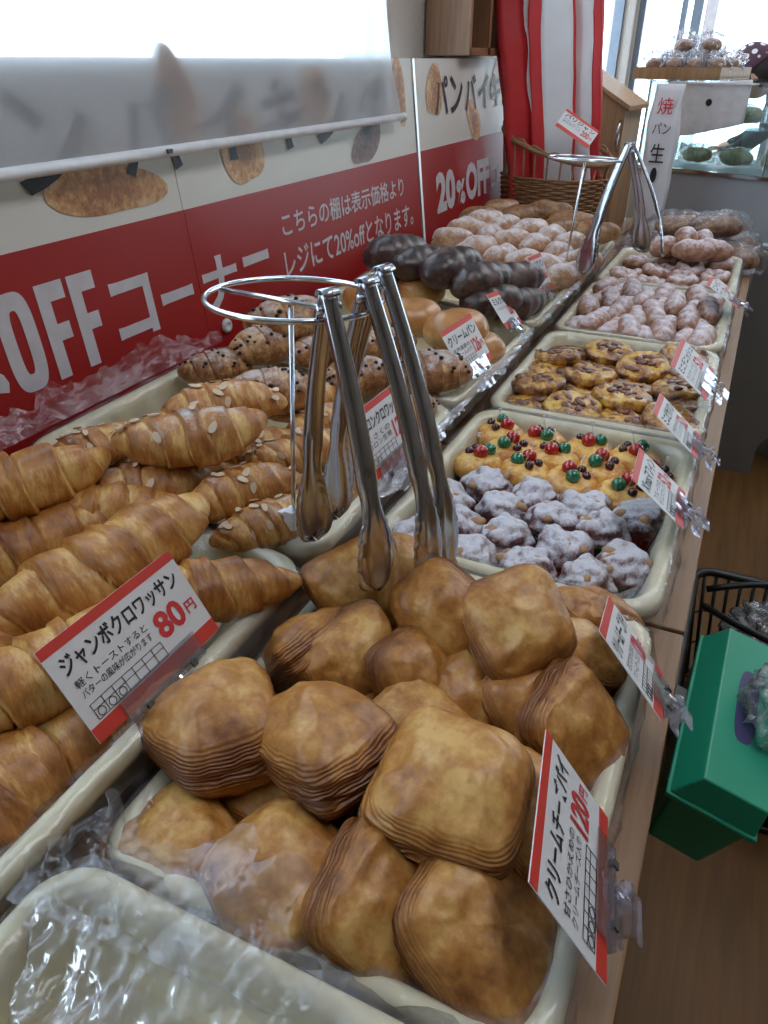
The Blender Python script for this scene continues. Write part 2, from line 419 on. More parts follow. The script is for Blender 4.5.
# ================================================================== TRAYS with film liners
def rrect(w, l, r, n=6):
    r = max(r, .001); pts = []
    for cx, cy, a0 in ((w/2-r, l/2-r, 0), (-w/2+r, l/2-r, 90), (-w/2+r, -l/2+r, 180), (w/2-r, -l/2+r, 270)):
        for k in range(n+1):
            a = RAD(a0+90*k/n); pts.append((cx+r*cos(a), cy+r*sin(a)))
    return pts
def loops_mesh(loops, cap0=True, cap1=True, smooth=True):
    n = len(loops[0]); vs = [p for L in loops for p in L]; fs = []
    for i in range(len(loops)-1):
        for k in range(n): fs.append([i*n+k, i*n+(k+1) % n, (i+1)*n+(k+1) % n, (i+1)*n+k])
    if cap0: fs.append(list(range(n))[::-1])
    if cap1: fs.append([(len(loops)-1)*n+k for k in range(n)])
    return mesh(vs, fs, smooth)
def tray(w, l, d, loc, rot, label, liner_seed=1, skirt=.03, amp=.004, liner=True, film_label=None):
    prof = [(.030, -d), (.020, -d+.003), (.010, -.022), (.001, -.018), (0, -.012), (.0008, -.004), (.004, -.0008), (.010, 0), (.015, -.001), (.019, -.005),
            (.022, -.014), (.032, -d+.018), (.036, -d+.009), (.046, -d+.005)]
    loops = [[(x, y, z) for x, y in rrect(w-2*i, l-2*i, .04-i*.35)] for i, z in prof]
    o = link('bread_tray', loops_mesh(loops), M['tray'], None, loc, rot, label=label, cat='tray', group='cream plastic bread trays')
    if liner:
        P = [(-.004-skirt*.5, -.035), (-.006-skirt*.25, -.018), (-.004, -.003), (.004, .0045), (.014, .0045), (.024, -.004), (.029, -.022), (.036, -.042)]
        lp = []
        for i, z in P:
            L = []
            base = rrect(w-2*i, l-2*i, .045, 3)
            m = len(base)
            for k in range(m):
                a = Vector((*base[k], 0)); b = Vector((*base[(k+1) % m], 0)); nn = max(1, int((b-a).length/.012)) if (b-a).length > .05 else 2
                if (b-a).length > .05: nn = 30
                for q in range(nn):
                    p = a.lerp(b, q/nn); p.z = z
                    e = .35 if abs(i-.009) < .012 else 1.0
                    dn = amp*e*2.2
                    p += Vector((nz(p, 38, liner_seed), nz(p, 38, liner_seed+5), nz(p, 30, liner_seed+9)*.8))*dn
                    if i > -.003: p.z = max(p.z, z-.001)
                    L.append(p)
            lp.append(L)
        link('film_liner', loops_mesh(lp, False, False), M['film'], o, label=film_label)
    return o
XC = -.170
tray(.35, .455, .089, (XC, -.027, .92), (0, 0, 0), 'empty cream tray in the nearest corner', 3, .006, .008, film_label='crumpled clear film over the empty cream tray')
tray(.35, .455, .069, (XC, .438, .90), (0, 0, 0), 'cream tray full of square cheese pies', 4, .004, .0025, film_label='clear film over the rim of the pie tray')
tray(.35, .455, .069, (XC, .900, .90), (0, 0, 0), 'cream tray of little muffins with cherries', 5, .004, .0025, film_label='clear film over the rim of the muffin tray')
tray(.35, .455, .069, (XC, 1.364, .90), (0, 0, 0), 'cream tray of flat custard breads', 6, .004, .0025, film_label='clear film over the rim of the flat bread tray')
tray(.35, .455, .069, (XC, 1.828, .90), (0, 0, 0), 'cream tray of long sugared doughnuts behind the flat breads', 7, .004, .0025, film_label='clear film round the long doughnut tray')
tray(.35, .455, .069, (XC, 2.292, .90), (0, 0, 0), 'farthest cream tray on the right, with ring doughnuts', 8, .004, .0025, film_label='clear film round the ring doughnut tray')
LXC, LZC, LT = -.578, .950, math.atan2(.04, .445)
lw_ = .447
for i, (nm, fl) in enumerate((('cream tray of jumbo croissants beside the 80 yen card', 'clear film on the jumbo croissant tray by the red sign'),
                         ('cream tray of almond croissants behind the jumbo croissants', 'clear film on the almond croissant tray by the red sign'),
                         ('cream tray of glazed buns along the red sign', 'clear film on the bun tray'),
                         ('cream tray of dark cocoa loaves and powdered rolls', 'clear film on the cocoa loaf tray'),
                         ('farthest cream tray on the left, before the wicker basket', 'clear film on the farthest left tray'))):
    tray(lw_, .455, .074, (LXC, .342+.468*i, LZC), (0, LT, 0), nm, 10+i, .006, .004, film_label=fl)
def lz(x):  # height of the sloping tray rim on the left row
    return LZC-(x-LXC)*math.tan(LT)

M['flapfilm'] = film('crumpled_film', (.98, .98, .99), .03, .42, .13, .20, 9, .12)
def film_flap(p0, p1, up, height, amp, seed, label, n=170, m=34):
    """loose crumpled edge of the film, standing along a tray rim from p0 to p1"""
    p0, p1, up = Vector(p0), Vector(p1), Vector(up).normalized(); vs = []
    d = (p1-p0).normalized(); nn = d.cross(up).normalized()
    for i in range(n+1):
        q = p0.lerp(p1, i/n); hh = height*(.72+.45*nz(q, 14, seed)+.2*nz(q, 45, seed+1))*min(1, .35+4*min(i/n, 1-i/n))
        for j in range(m+1):
            t = j/m; v = q+up*hh*t
            c = (abs(nz(v, 24, seed+2))-.2)*1.3+.8*(abs(nz(v, 52, seed+4))-.2)+.45*(abs(nz(v, 110, seed+5))-.2)
            v += nn*amp*c*(.15+t)+up*amp*.6*nz(v, 40, seed+6)*t+d*amp*.5*nz(v, 35, seed+8)*t
            vs.append(v)
    fs = [[i*(m+1)+j, (i+1)*(m+1)+j, (i+1)*(m+1)+j+1, i*(m+1)+j+1] for i in range(n) for j in range(m)]
    return link('film_edge', mesh(vs, fs), M['flapfilm'], None, label=label, cat='plastic film', group='loose film edges')
film_flap((-.345, .150, .930), (-.125, .168, .932), (.05, .75, .50), .095, .022, 2, 'loose crumpled film folded from the empty tray onto the front pies')
film_flap((-.325, .165, .926), (-.05, .172, .926), (.0, -.85, -.35), .10, .016, 6, 'crumpled film hanging into the empty tray from its far rim')
film_flap((-.795, .36, .978), (-.795, 1.03, .978), (-.55, 0, .75), .062, .014, 9, 'loose film edge between the croissant trays and the red sign')
film_flap((-.352, .66, .942), (-.352, 1.45, .942), (.55, 0, .15), .032, .010, 17, 'loose film edge along the almond croissant and bun trays, above the muffins')
film_flap((-.352, 1.46, .942), (-.352, 2.3, .942), (.45, 0, .35), .038, .012, 21, 'loose film edge beside the cocoa loaves and the far tong stand')

# ================================================================== SIGN BOARDS (lean against the wall)
def board_frame(y0, name, label):
    tilt = math.atan2(.045, .43)
    o = empty(name, (-.8455, y0, .831), label=label, cat='sign', group='red and white sale signs')
    # local x = along the board (+Y), local y = up the board, local z = out of the face (+X)
    upv = Vector((-sin(tilt), 0, cos(tilt))); xv = Vector((0, 1, 0)); nv = xv.cross(upv)
    o.rotation_euler = Matrix((xv, upv, nv)).transposed().to_euler(); return o
BH = .576; RT = .352        # board height, top of the red field
def zb(z): return (z-.831)/cos(math.atan2(.045, .43))
def panel(o, a, b):
    p = MB().box(((a+b)/2, BH/2, -.004), (b-a-.0015, BH, .006)).build('panel', M['boardwhite'], o)
    MB().box(((a+b)/2, RT/2, -.0005), (b-a-.0015, RT, .0012)).build('red_field', M['boardred'], p)
def picture(o, cx, cy, rx, ry, ang, mat, seed):
    n = 40; vs = [Vector((0, 0, 0))]
    for k in range(n):
        t = 2*PI*k/n; r = 1+.12*sin(2*t+seed)+.08*sin(3*t+seed*2)
        x, y = rx*r*cos(t), ry*r*sin(t); vs.append(Vector((x*cos(ang)-y*sin(ang), x*sin(ang)+y*cos(ang), 0)))
    me = mesh(vs, [[0, 1+k, 1+(k+1) % n] for k in range(n)], False, [1-.0 if i == 0 else .15 for i in range(n+1)])
    link('bread_picture', me, mat, o, (cx, cy, .0004))
# nearer board
B1Y = .0
b1 = board_frame(B1Y, 'sale_sign', 'long red and white sale sign behind the croissants, under the blind')
panel(b1, -.12, 1.0755); panel(b1, 1.0755, 2.10)
MB().box((.99, BH/2, -.0085), (2.2, BH-.004, .002)).build('joint_light_stop', M['case_grey'], b1)  # unseen sheet added behind the panels to stop daylight through their joint
zt = .0009
letters(b1, '20', M['signletter'], .35, zb(1.0), .15, .134, zt, .045)
letters(b1, '%', M['signletter'], .525, zb(1.0), .12, .10, zt, .045)
def block_f(x):
    y0 = zb(1.0); w, h = .050, .134
    MB().add([(0, 0, 0), (.022, 0, 0), (.022, .052, 0), (.044, .052, 0), (.044, .076, 0), (.022, .076, 0), (.022, h-.026, 0), (w, h-.026, 0), (w, h, 0), (0, h, 0)],
             [list(range(10))]).build('lettering', M['signletter'], b1, loc=(x, y0, zt))
def block_o(x):
    y0 = zb(1.0); w, h = .060, .136; n = 40; vs = []
    for ww, hh in ((w/2, h/2), (w/2-.0215, h/2-.024)):
        for k in range(n):
            a = 2*PI*k/n; vs.append((w/2+ww*math.copysign(abs(cos(a))**.6, cos(a)), h/2+hh*math.copysign(abs(sin(a))**.6, sin(a)), 0))
    MB().add(vs, [[k, (k+1) % n, n+(k+1) % n, n+k] for k in range(n)]).build('lettering', M['signletter'], b1, loc=(x, y0, zt))
block_o(.655); block_f(.729); block_f(.788)
letters(b1, 'コ', M['signletter'], .862, zb(1.012), .092, .094, zt, .03)
letters(b1, 'ー', M['signletter'], .972, zb(1.045), .085, .019, zt, .03)
letters(b1, 'ナ', M['signletter'], 1.087, zb(1.003), .105, .092, zt, .03)
letters(b1, 'ー', M['signletter'], 1.215, zb(1.057), .09, .019, zt, .03)
letters(b1, 'こちらの棚は表示価格より', M['signletter'], 1.37, zb(1.084), .62, .048, zt, .012)
letters(b1, 'レジにて20%offとなります。', M['signletter'], 1.36, zb(1.004), .68, .056, zt, .012)
for i, ch in enumerate('パンバイキング'):
    letters(b1, ch, M['navyletter'], 0.56+i*.2, zb(1.243), .145, .125, .0012, .02)
picture(b1, .915, zb(1.235), .115, .04, -.12, M['photo_bread'], 1.0)
picture(b1, 1.275, zb(1.262), .058, .075, .5, M['photo_bread'], 2.0)
picture(b1, 1.80, zb(1.232), .085, .042, .5, M['photo_dark'], 3.0)
picture(b1, 1.115, zb(1.345), .05, .07, .0, M['photo_bread'], 4.0)
picture(b1, 1.56, zb(1.33), .08, .05, .3, M['photo_bread'], 5.0)
picture(b1, 2.01, zb(1.33), .038, .075, .25, M['photo_bread'], 6.0)
picture(b1, .62, zb(1.35), .09, .05, .3, M['photo_bread'], 7.0)
MB().lathe([(.0, 0), (.013, 0), (.014, .002), (.012, .006), (.007, .007), (.006, .0055), (0, .0055)], 20).build('fixing_cap', M['white_plastic'], b1, True, loc=(1.127, zb(.969), .0006))
# farther board
b2 = board_frame(2.125, 'sale_sign', 'shorter red and white sale sign standing beyond the dark gap, behind the basket')
panel(b2, 0, 1.06)
letters(b2, '20', M['signletter'], .10, zb(1.0), .16, .115, zt, .05)
letters(b2, '%', M['signletter'], .27, zb(1.0), .08, .075, zt, .05)
letters(b2, 'OFF', M['signletter'], .36, zb(1.0), .24, .115, zt, .05)
letters(b2, 'コーナー', M['signletter'], .62, zb(1.005), .38, .085, zt, .03)
for i, ch in enumerate('パンバイキング'):
    letters(b2, ch, M['navyletter'], .125+i*.128, zb(1.262), .11, .10, .0012, .02)
picture(b2, .13, zb(1.325), .055, .075, -.4, M['photo_bread'], 1.3)
picture(b2, .46, zb(1.235), .07, .05, -.5, M['photo_bread'], 2.6)
picture(b2, .72, zb(1.35), .10, .045, .9, M['photo_bread'], 3.7)

# roll blind hanging in front of the nearer board
bl = empty('roll_blind', (-.868, .6, 1.28), label='translucent white roll blind with weighted bottom bar, half covering the sign', cat='blind')
ny, nzz = 40, 48; vs = []
for i in range(ny+1):
    for j in range(nzz+1):
        y = -1.7+(1.355+1.7)*i/ny; z = 1.12*j/nzz
        vs.append((.0012*sin(y*5+1)-.030*min(1, z/.125)-.012*min(1, max(0, z-.125)/.1), y, z))
me = mesh(vs, [[i*(nzz+1)+j, (i+1)*(nzz+1)+j, (i+1)*(nzz+1)+j+1, i*(nzz+1)+j+1] for i in range(ny) for j in range(nzz)])
link('sheet', me, M['blind'], bl)
MB().tube([(.002, -1.7, -.004), (.002, 1.36, -.004)], .0085, 12).build('bottom_bar', M['white_plastic'], bl, True)
MB().tube([(.002, 1.352, -.004), (.002, 1.372, -.004)], .0095, 12).build('end_cap', M['white_plastic'], bl, True)
MB().box((.0115, .43, -.003), (.004, .012, .006)).build('pull_clip', M['clip_grey'], bl)
MB().tube([(-.064, -1.7, 1.12), (-.064, 1.37, 1.12)], .022, 14).build('roller', M['white_plastic'], bl, True)

# ================================================================== BREAD SHAPES
def pie_mesh(seed, a=.064, b=.056, c=.033):
    """square puff-pastry pillow: domed blistered top and bottom, flaky layered sides"""
    def fn(u, th):
        eta = -PI/2+PI*u
        se, ce = sin(eta), cos(eta)
        zz = math.copysign(abs(se)**.75, se); rr = max(.02, abs(ce)**.42)
        c_, s_ = cos(th), sin(th); ex = .45
        x = a*rr*math.copysign(abs(c_)**ex, c_); y = b*rr*math.copysign(abs(s_)**ex, s_)
        edge = max(abs(x/a), abs(y/b))
        z = c*zz*(.72+.38*(1-(x/a)**2)*(1-(y/b)**2))
        p = Vector((x, y, z))
        side = max(0, min(1, 1.25-abs(zz)*1.55))
        lay = (sin(z*900+9*nz(p, 16, seed))*.0009+sin(z*390+9*nz(p, 11, seed+2))*.0020)*max(.15, .75+1.3*nz(p, 14, seed+12))
        d = Vector((c_, s_, 0))
        p += d*(lay*side+.006*nz(p, 13, seed+3))
        p -= d*(.006*math.exp(-((z-.006*nz(p, 14, seed+4))/.004)**2)*side*max(0, .4+1.2*nz(p, 9, seed+9)))
        top = 1-side
        p.z += math.copysign(top, zz)*(.008*nz((x, y, 0), 17, seed+5)+.0030*nz((x, y, zz*.1), 50, seed+6)+.006*(.2-abs(nz((x, y, 1), 24, seed+8)))+.0022*(.2-abs(nz((x, y, 2), 60, seed+10))))
        p.x *= 1+.12*nz((y*9, seed, 0)); p.y *= 1+.14*nz((x*10, seed+3, 1)); p.z += .25*c*nz((x*11, y*11, seed), 1)
        p.y *= 1-.16*sin(seed*2.1)*x/a; p.x *= 1-.12*cos(seed*1.3)*y/b; p.z -= (.10+.12*sin(seed))*c*(x/a)**2+.08*cos(seed*3)*c*(y/b)**2
        k = .30+.38*side+.20*edge**3+.35*nz(p, 22, seed+7)
        return p, max(0, min(1, k)), side
    return loft(fn, 64, 84)
PIES = [pie_mesh(s*1.7, .062+.003*(s % 3), .054+.003*((s+1) % 3), .040+.002*(s % 2)) for s in range(6)]

def croissant_mesh(seed, L=.24, R=.042, nseg=3.0, bend=.16, depth=.23, nu=150, nv=36):
    def fn(u, th):
        t = 2*u-1; a = abs(t)
        prof = (max(0, 1-a**2.1))**.66*.92+.08*(1-a)
        r = R*max(prof, .0)+(.004 if a < .999 else 0)
        s = a*nseg+.5+.20*sin(th+.6)*(1 if t > 0 else -1)+.22*nz((th*.7, t*3, seed), 1.0)
        f = s-math.floor(s)
        bul = .45+.55*(f/.88) if f < .88 else 1-(f-.88)/.12
        r *= 1-depth+depth*1.2*bul
        x = t*L/2
        p = Vector((x, r*cos(th), r*sin(th)*(.95 if sin(th) > 0 else .75)))
        p.y += bend*L*(t*t)*.6
        q = p.copy()
        p += Vector((0, 1, 0))*.005*nz(q, 17, seed)+Vector((0, 0, 1))*.006*nz(q, 17, seed+4)
        k = (.62*f**.8 if f < .9 else .25)+.14*max(0, sin(th))+.25*nz(q, 16, seed+2)+.15*max(0, a-.75)
        return p, max(0, min(1, k))
    return loft(fn, nu, nv)
def loaf_mesh(seed, L, R, flat=.75, blunt=3.0, ridge=0, ramp=.06, wob=.004, twist=0, nu=30, nv=22):
    """rounded roll: ridge > 0 cuts slanted grooves (twists), blunt sets how square the ends are"""
    def fn(u, th):
        t = 2*u-1; a = abs(t)
        r = R*(max(0, 1-a**blunt))**(.5)
        g = 0
        if ridge:
            g = abs(sin(ridge*PI*t+twist*th+seed)); r *= 1-ramp+ramp*g*1.2
        p = Vector((t*L/2, r*cos(th), r*sin(th)*flat))
        q = p*1.0
        p += Vector((nz(q, 28, seed), nz(q, 28, seed+3), nz(q, 28, seed+6)))*wob
        k = .25+.4*max(0, sin(th))+.3*nz(q, 30, seed+1)-.2*(1-g if ridge else 0)
        return p, max(0, min(1, k))
    return loft(fn, nu, nv)
JUMBO = [croissant_mesh(s*2.3, .245, .041, 3.0, (.10, .2, -.08, .14)[s]) for s in range(4)]
ALMOND = [croissant_mesh(9+s*2.3, .175, .034, 3.0, (.22, -.15, .1)[s], .14) for s in range(3)]
CHOC = [croissant_mesh(20+s*2.3, .14, .035, 2.5, (.14, -.1, .05)[s], .10) for s in range(3)]

def scatter_on(me, n, rnd, top=.1):
    c = [p for p in me.polygons if p.normal.z > top]; rnd.shuffle(c)
    return [(p.center.copy(), p.normal.copy()) for p in c[:n]]
def chips_for(me, seed, n=26):
    r = random.Random(seed); mb = MB()
    for c, nn in scatter_on(me, n, r, .25): mb.ball(c+nn*.0008, r.uniform(.0025, .0042), 8, (1, 1, .8))
    return mb.mesh(True)
def almonds_for(me, seed, n=12):
    r = random.Random(seed); mb = MB()
    for c, nn in scatter_on(me, n, r, .45):
        q = nn.to_track_quat('Z', 'Y').to_matrix() @ Matrix.Rotation(r.uniform(0, 6.28), 3, 'Z') @ Matrix.Rotation(r.uniform(-.3, .3), 3, 'X')
        vs = []; m = 10
        for dz in (-.0006, .0006):
            for k in range(m):
                t = 2*PI*k/m; vs.append(c+nn*.0025+q @ Vector((.0075*cos(t)*(1-.25*cos(t)), .0042*sin(t), dz)))
        mb.add(vs, [list(range(m))[::-1], list(range(m, 2*m))]+[[k, (k+1) % m, m+(k+1) % m, m+k] for k in range(m)])
    return mb.mesh()
CHIPS = [chips_for(m, i) for i, m in enumerate(CHOC)]
ALM = [almonds_for(m, i) for i, m in enumerate(ALMOND)]
BASE_Z = .012

def put(name, me, mat, u, v, z, rot, label, cat, group, scale=1.0, extra=None, floor=None):
    sc_ = Vector((scale,)*3) if isinstance(scale, (int, float)) else Vector(scale)
    rm = Euler([RAD(a) for a in rot]).to_matrix()
    mz = min((rm @ Vector((q.co.x*sc_.x, q.co.y*sc_.y, q.co.z*sc_.z))).z for q in me.vertices)
    p = at(u, v, z)
    if floor:                       # never sink through the bottom of the tray
        for _ in range(3):
            fl = .8375 if floor == 'R' else max(lz(p.x)-.067, .86)
            if z+mz < fl: z = fl-mz; p = at(u, v, z)
    if extra:
        o = empty(name, p, [RAD(a) for a in rot], label=label, cat=cat, group=group)
        link(extra[3] if len(extra) > 3 else 'crust', me, mat, o)
        link(extra[0], extra[1], extra[2], o, kind='stuff')
    else:
        o = link(name, me, mat, None, p, [RAD(a) for a in rot], label=label, cat=cat, group=group)
    if isinstance(scale, (int, float)): scale = (scale,)*3
    o.scale = scale
    return o

# ---- square cheese pies  (u, v, z, (rx, ry, rz), scale, label)
G = 'square cheese pies in the front tray'
PIE_LIST = [
 (176, 848, .872, (0, 10, -18), .98, 'cheese pie in the tray corner left of the foremost row, nearest the film'),
 (285, 884, .876, (6, 4, -30), 1.12, 'large cheese pie in the front row, second from the left'),
 (377, 915, .876, (2, 52, 2), .96, 'cheese pie standing on edge in the front row, third from the left'),
 (472, 935, .880, (4, 30, -8), 1.12, 'foremost large cheese pie at the right end of the front row'),
 (216, 726, .926, (-4, -16, -32), 1.14, 'large cheese pie resting on the left tray wall, right of the 80 yen card'),
 (322, 742, .930, (0, -22, -24), 1.14, 'large tilted cheese pie in the middle of the pile, left of the squarest pie'),
 (450, 788, .945, (2, 2, 3), 1.16, 'squarest big cheese pie, on top in the middle of the pile'),
 (532, 828, .884, (6, 50, 0), 1.0, 'cheese pie half hidden by the 120 yen card, under the squarest pie'),
 (572, 738, .902, (4, 58, -8), 1.02, 'cheese pie on edge against the right tray wall, above the 120 yen card'),
 (306, 655, .894, (2, -48, -14), 1.02, 'cheese pie leaning on the left tray wall, below the tong stand rod'),
 (352, 668, .900, (6, 56, -16), .98, 'narrow cheese pie on edge, just below the left paddles of the tongs'),
 (414, 684, .902, (6, 60, -14), .95, 'cheese pie on edge in the middle, directly below the upright dark pie'),
 (464, 696, .894, (4, 50, -12), .92, 'small cheese pie on edge, below the oval pie'),
 (526, 704, .892, (6, 40, -24), .92, 'small cheese pie right of the middle, below and right of the oval pie'),
 (572, 662, .902, (0, 24, 40), .96, 'long cheese pie slanting down to the right wall, behind the slanted card'),
 (588, 620, .887, (0, 16, 42), .90, 'cheese pie in the far right corner of the pie tray'),
 (358, 590, .925, (16, 52, -30), .98, 'cheese pie at the left of the topmost row, behind the left tong paddle'),
 (444, 612, .945, (48, 20, -24), .96, 'upright dark-ended cheese pie under the right tong paddle'),
 (516, 622, .952, (8, 34, -38), 1.04, 'plump oval cheese pie at the right of the topmost row'),
 (408, 572, .905, (0, 14, 20), 1.0, 'cheese pie behind the topmost row, between the tong paddles'),
 (420, 745, .894, (8, 20, -16), 1.0, 'cheese pie wedged under the left of the squarest pie'),
]
r = random.Random(3)
for i, (u, v, z, ro, sc, lab) in enumerate(PIE_LIST):
    put('cheese_pie', PIES[i % 6], M['pie'], u, v, z-.006, ro, lab, 'pie', G, sc*.83, floor='R')
# lower layer that the pile rests on, showing in the gaps
k = 0
for (x, y, lab) in ((-.255, .34, 'left, behind the front row'), (-.13, .36, 'middle, behind the front row'), (-.06, .40, 'right, behind the front row'), (-.245, .47, 'left, under the two large tilted pies'),
                    (-.15, .48, 'middle, under the narrow pies'), (-.07, .52, 'right, under the slanting pie'), (-.24, .59, 'far left, under the topmost row'), (-.16, .60, 'far middle, under the upright dark pie'), (-.08, .61, 'far right, under the oval pie')):
    o = link('cheese_pie', PIES[k % 6], M['pie'], None, (x, y, .866), (RAD(r.uniform(-6, 6)), RAD(r.uniform(-6, 6)), r.uniform(-.4, .4)),
         label='cheese pie in the bottom layer, '+lab, cat='pie', group=G); o.scale = (.84, .84, .66); k += 1

# ---- croissants of the left row
GJ = 'jumbo croissants'; GA = 'almond croissants'; GC = 'chocolate chip croissants'
JL = [
 (112, 566, 1.012, (0, -6, 74), 1.04, 'largest jumbo croissant lying above the 80 yen card'),
 (10, 490, 1.045, (0, 0, 58), .92, 'pale jumbo croissant at the left edge of the picture, against the sign side'),
 (204, 592, .985, (0, 8, 52), .80, 'small dark jumbo croissant right of the 80 yen card, in the tray corner'),
 (66, 668, .985, (4, 0, 66), .98, 'jumbo croissant under the left half of the 80 yen card'),
 (40, 768, .945, (0, 0, 62), .88, 'jumbo croissant below the lower left corner of the 80 yen card'),
 (30, 552, .99, (10, 0, 60), .95, 'shaded jumbo croissant below the pale one at the left edge'),
 (4, 655, .97, (0, 6, 110), .85, 'jumbo croissant at the left edge, left of the one under the card'),
 (-8, 815, .945, (0, 0, 80), .85, 'jumbo croissant cut off at the left edge near the bottom of its tray'),
 (92, 512, 1.000, (0, 0, 30), .78, 'golden jumbo croissant between the pale one and the largest one'),
 (140, 632, .955, (0, 0, 70), .80, 'jumbo croissant hidden mostly behind the 80 yen card'),
]
for i, (u, v, z, ro, sc, lab) in enumerate(JL):
    put('jumbo_croissant', JUMBO[i % 4], M['croissant'], u, v, z-.032, ro, lab, 'croissant', GJ, sc, floor='L')
AL = [
 (196, 440, 1.055, (0, 0, 48), 1.06, 'topmost almond croissant, in the middle of the almond pile'),
 (220, 408, 1.045, (0, 0, 50), 1.0, 'almond croissant just behind the topmost one'),
 (96, 450, 1.020, (0, 0, 70), .80, 'dark ridged almond croissant at the left, against the film by the sign'),
 (140, 492, 1.005, (0, 0, 40), .95, 'almond croissant left of centre, under the topmost one'),
 (240, 492, 1.000, (0, 0, 62), .88, 'almond croissant behind the white clip of the tong stand'),
 (272, 525, .975, (0, 0, 64), .85, 'pale almond croissant at the right rim, by the tong stand rod'),
 (300, 455, .990, (0, 0, 60), .85, 'almond croissant behind the dark inner tongs'),
 (340, 452, .970, (0, 0, 40), .85, 'almond croissant behind the outer tongs, left of the macaron card'),
 (338, 500, .945, (0, 0, 60), .80, 'almond croissant low by the rim, below the inner tong paddles'),
 (180, 480, .985, (0, 0, 30), .80, 'almond croissant tucked beneath the middle of the almond pile'),
 (256, 452, .990, (0, 0, 55), .85, 'almond croissant right of the topmost one, above the white clip'),
 (218, 512, .965, (0, 0, 45), .80, 'almond croissant low in front, left of the pale one at the rim'),
 (150, 458, .985, (0, 0, 60), .80, 'almond croissant filling the gap left of the topmost one'),
 (318, 425, .975, (0, 0, 70), .80, 'almond croissant low between the tong rod and the dark inner tongs'),
 (305, 405, .985, (0, 0, 60), .85, 'almond croissant next to the chocolate chip ones, left of the tong handles'),
]
for i, (u, v, z, ro, sc, lab) in enumerate(AL):
    j = i % 3
    put('almond_croissant', ALMOND[j], M['almond_croissant'], u, v, z-.035, ro, lab, 'croissant', GA, sc, ('almond_slices', ALM[j], M['almond']), floor='L')
CL = [
 (216, 370, 1.000, (0, 0, 45), .85, 'chocolate chip croissant at the left end, against the tray wall'),
 (275, 392, 1.010, (0, 0, 30), 1.0, 'chocolate chip croissant in front, showing the most chips'),
 (266, 347, 1.020, (0, 0, 60), .95, 'chocolate chip croissant seen through the chrome ring rod'),
 (292, 322, 1.050, (0, 0, 40), 1.15, 'big chocolate chip croissant standing highest behind the ring'),
 (322, 352, 1.010, (0, 0, 60), .9, 'chocolate chip croissant behind the tong handles'),
 (360, 378, .990, (0, 0, 50), .95, 'chocolate chip croissant seen between the tong arms'),
 (430, 374, .985, (0, 0, 30), 1.05, 'sugared croissant right of the tongs, left of the 126 yen card'),
 (385, 345, .995, (0, 0, 60), .9, 'chocolate chip croissant below the glazed buns'),
 (250, 395, .975, (0, 0, 80), .85, 'chocolate chip croissant low between the almond pile and the chip pile'),
 (412, 412, .950, (0, 0, 60), .8, 'dark chocolate chip croissant low by the rim, right of the tongs'),
]
for i, (u, v, z, ro, sc, lab) in enumerate(CL):
    j = i % 3
    put('chocolate_chip_croissant', CHOC[j], M['choc_croissant'], u, v, z-.022, ro, lab, 'croissant', GC, sc, ('chocolate_chips', CHIPS[j], M['chip']), floor='L')
BUN = [loaf_mesh(40+s, .125, .053, .72, 2.4, wob=.003, nu=30, nv=28) for s in range(2)]
BL = [
 (410, 318, 1.000, (0, 0, 30), 1.0, 'glazed round bun left of the 126 yen card, behind the tongs'),
 (456, 330, .995, (0, 0, 50), 1.0, 'glazed round bun directly behind the 126 yen card'),
 (372, 300, 1.005, (0, 0, 10), .95, 'glazed bun farthest left, beside the red sign'),
 (420, 290, .995, (0, 0, 70), .95, 'glazed bun wrapped in film, behind the front two buns'),
 (478, 350, .960, (0, 0, 70), .85, 'glazed bun low by the rim, right of the 126 yen card'),
]
for i, (u, v, z, ro, sc, lab) in enumerate(BL):
    put('glazed_bun', BUN[i % 2], M['bun'], u, v, z-.015, ro, lab, 'bun', 'glazed buns', sc, floor='L')
COCOA = [loaf_mesh(50+s, .165, .044, .9, 2.4, 2.5, .055, .004, .6, 44, 26) for s in range(3)]
DL = [
 (396, 253, 1.045, (0, 0, 62), 1.0, 'cocoa loaf farthest left, touching the red sign'),
 (420, 263, 1.035, (0, 0, 66), .9, 'second cocoa loaf from the sign'),
 (452, 268, 1.030, (0, 0, 70), 1.05, 'third cocoa loaf from the sign'),
 (482, 281, 1.010, (0, 0, 66), 1.0, 'fourth cocoa loaf from the sign'),
 (512, 281, .995, (0, 0, 58), 1.0, 'cocoa loaf nearest the rim in the upper row'),
 (492, 302, .975, (0, 0, 50), .9, 'cocoa loaf low beside the upper small white card'),
 (522, 303, .960, (0, 0, 70), .85, 'cocoa loaf lowest at the rim'),
 (405, 283, .985, (0, 0, 60), .9, 'shaded cocoa loaf under the left pair'),
]
for i, (u, v, z, ro, sc, lab) in enumerate(DL):
    put('cocoa_loaf', COCOA[i % 3], M['cocoa'], u, v, z, ro, lab, 'loaf', 'cocoa loaves', sc, floor='L')
POW = [loaf_mesh(60+s, .125, .034, .95, 2.6, 1.0, .08, .005, .3, 26, 18) for s in range(3)]
ORD = ['first', 'second', 'third', 'fourth', 'fifth', 'sixth', 'seventh', 'eighth', 'ninth', 'tenth']
rows = [[(455, 240), (475, 250), (500, 258), (522, 262), (545, 268), (565, 276)],
        [(468, 230), (490, 236), (512, 241), (535, 247), (558, 254), (578, 262)],
        [(486, 222), (506, 227), (528, 232), (550, 238), (570, 244)]]
r = random.Random(8)
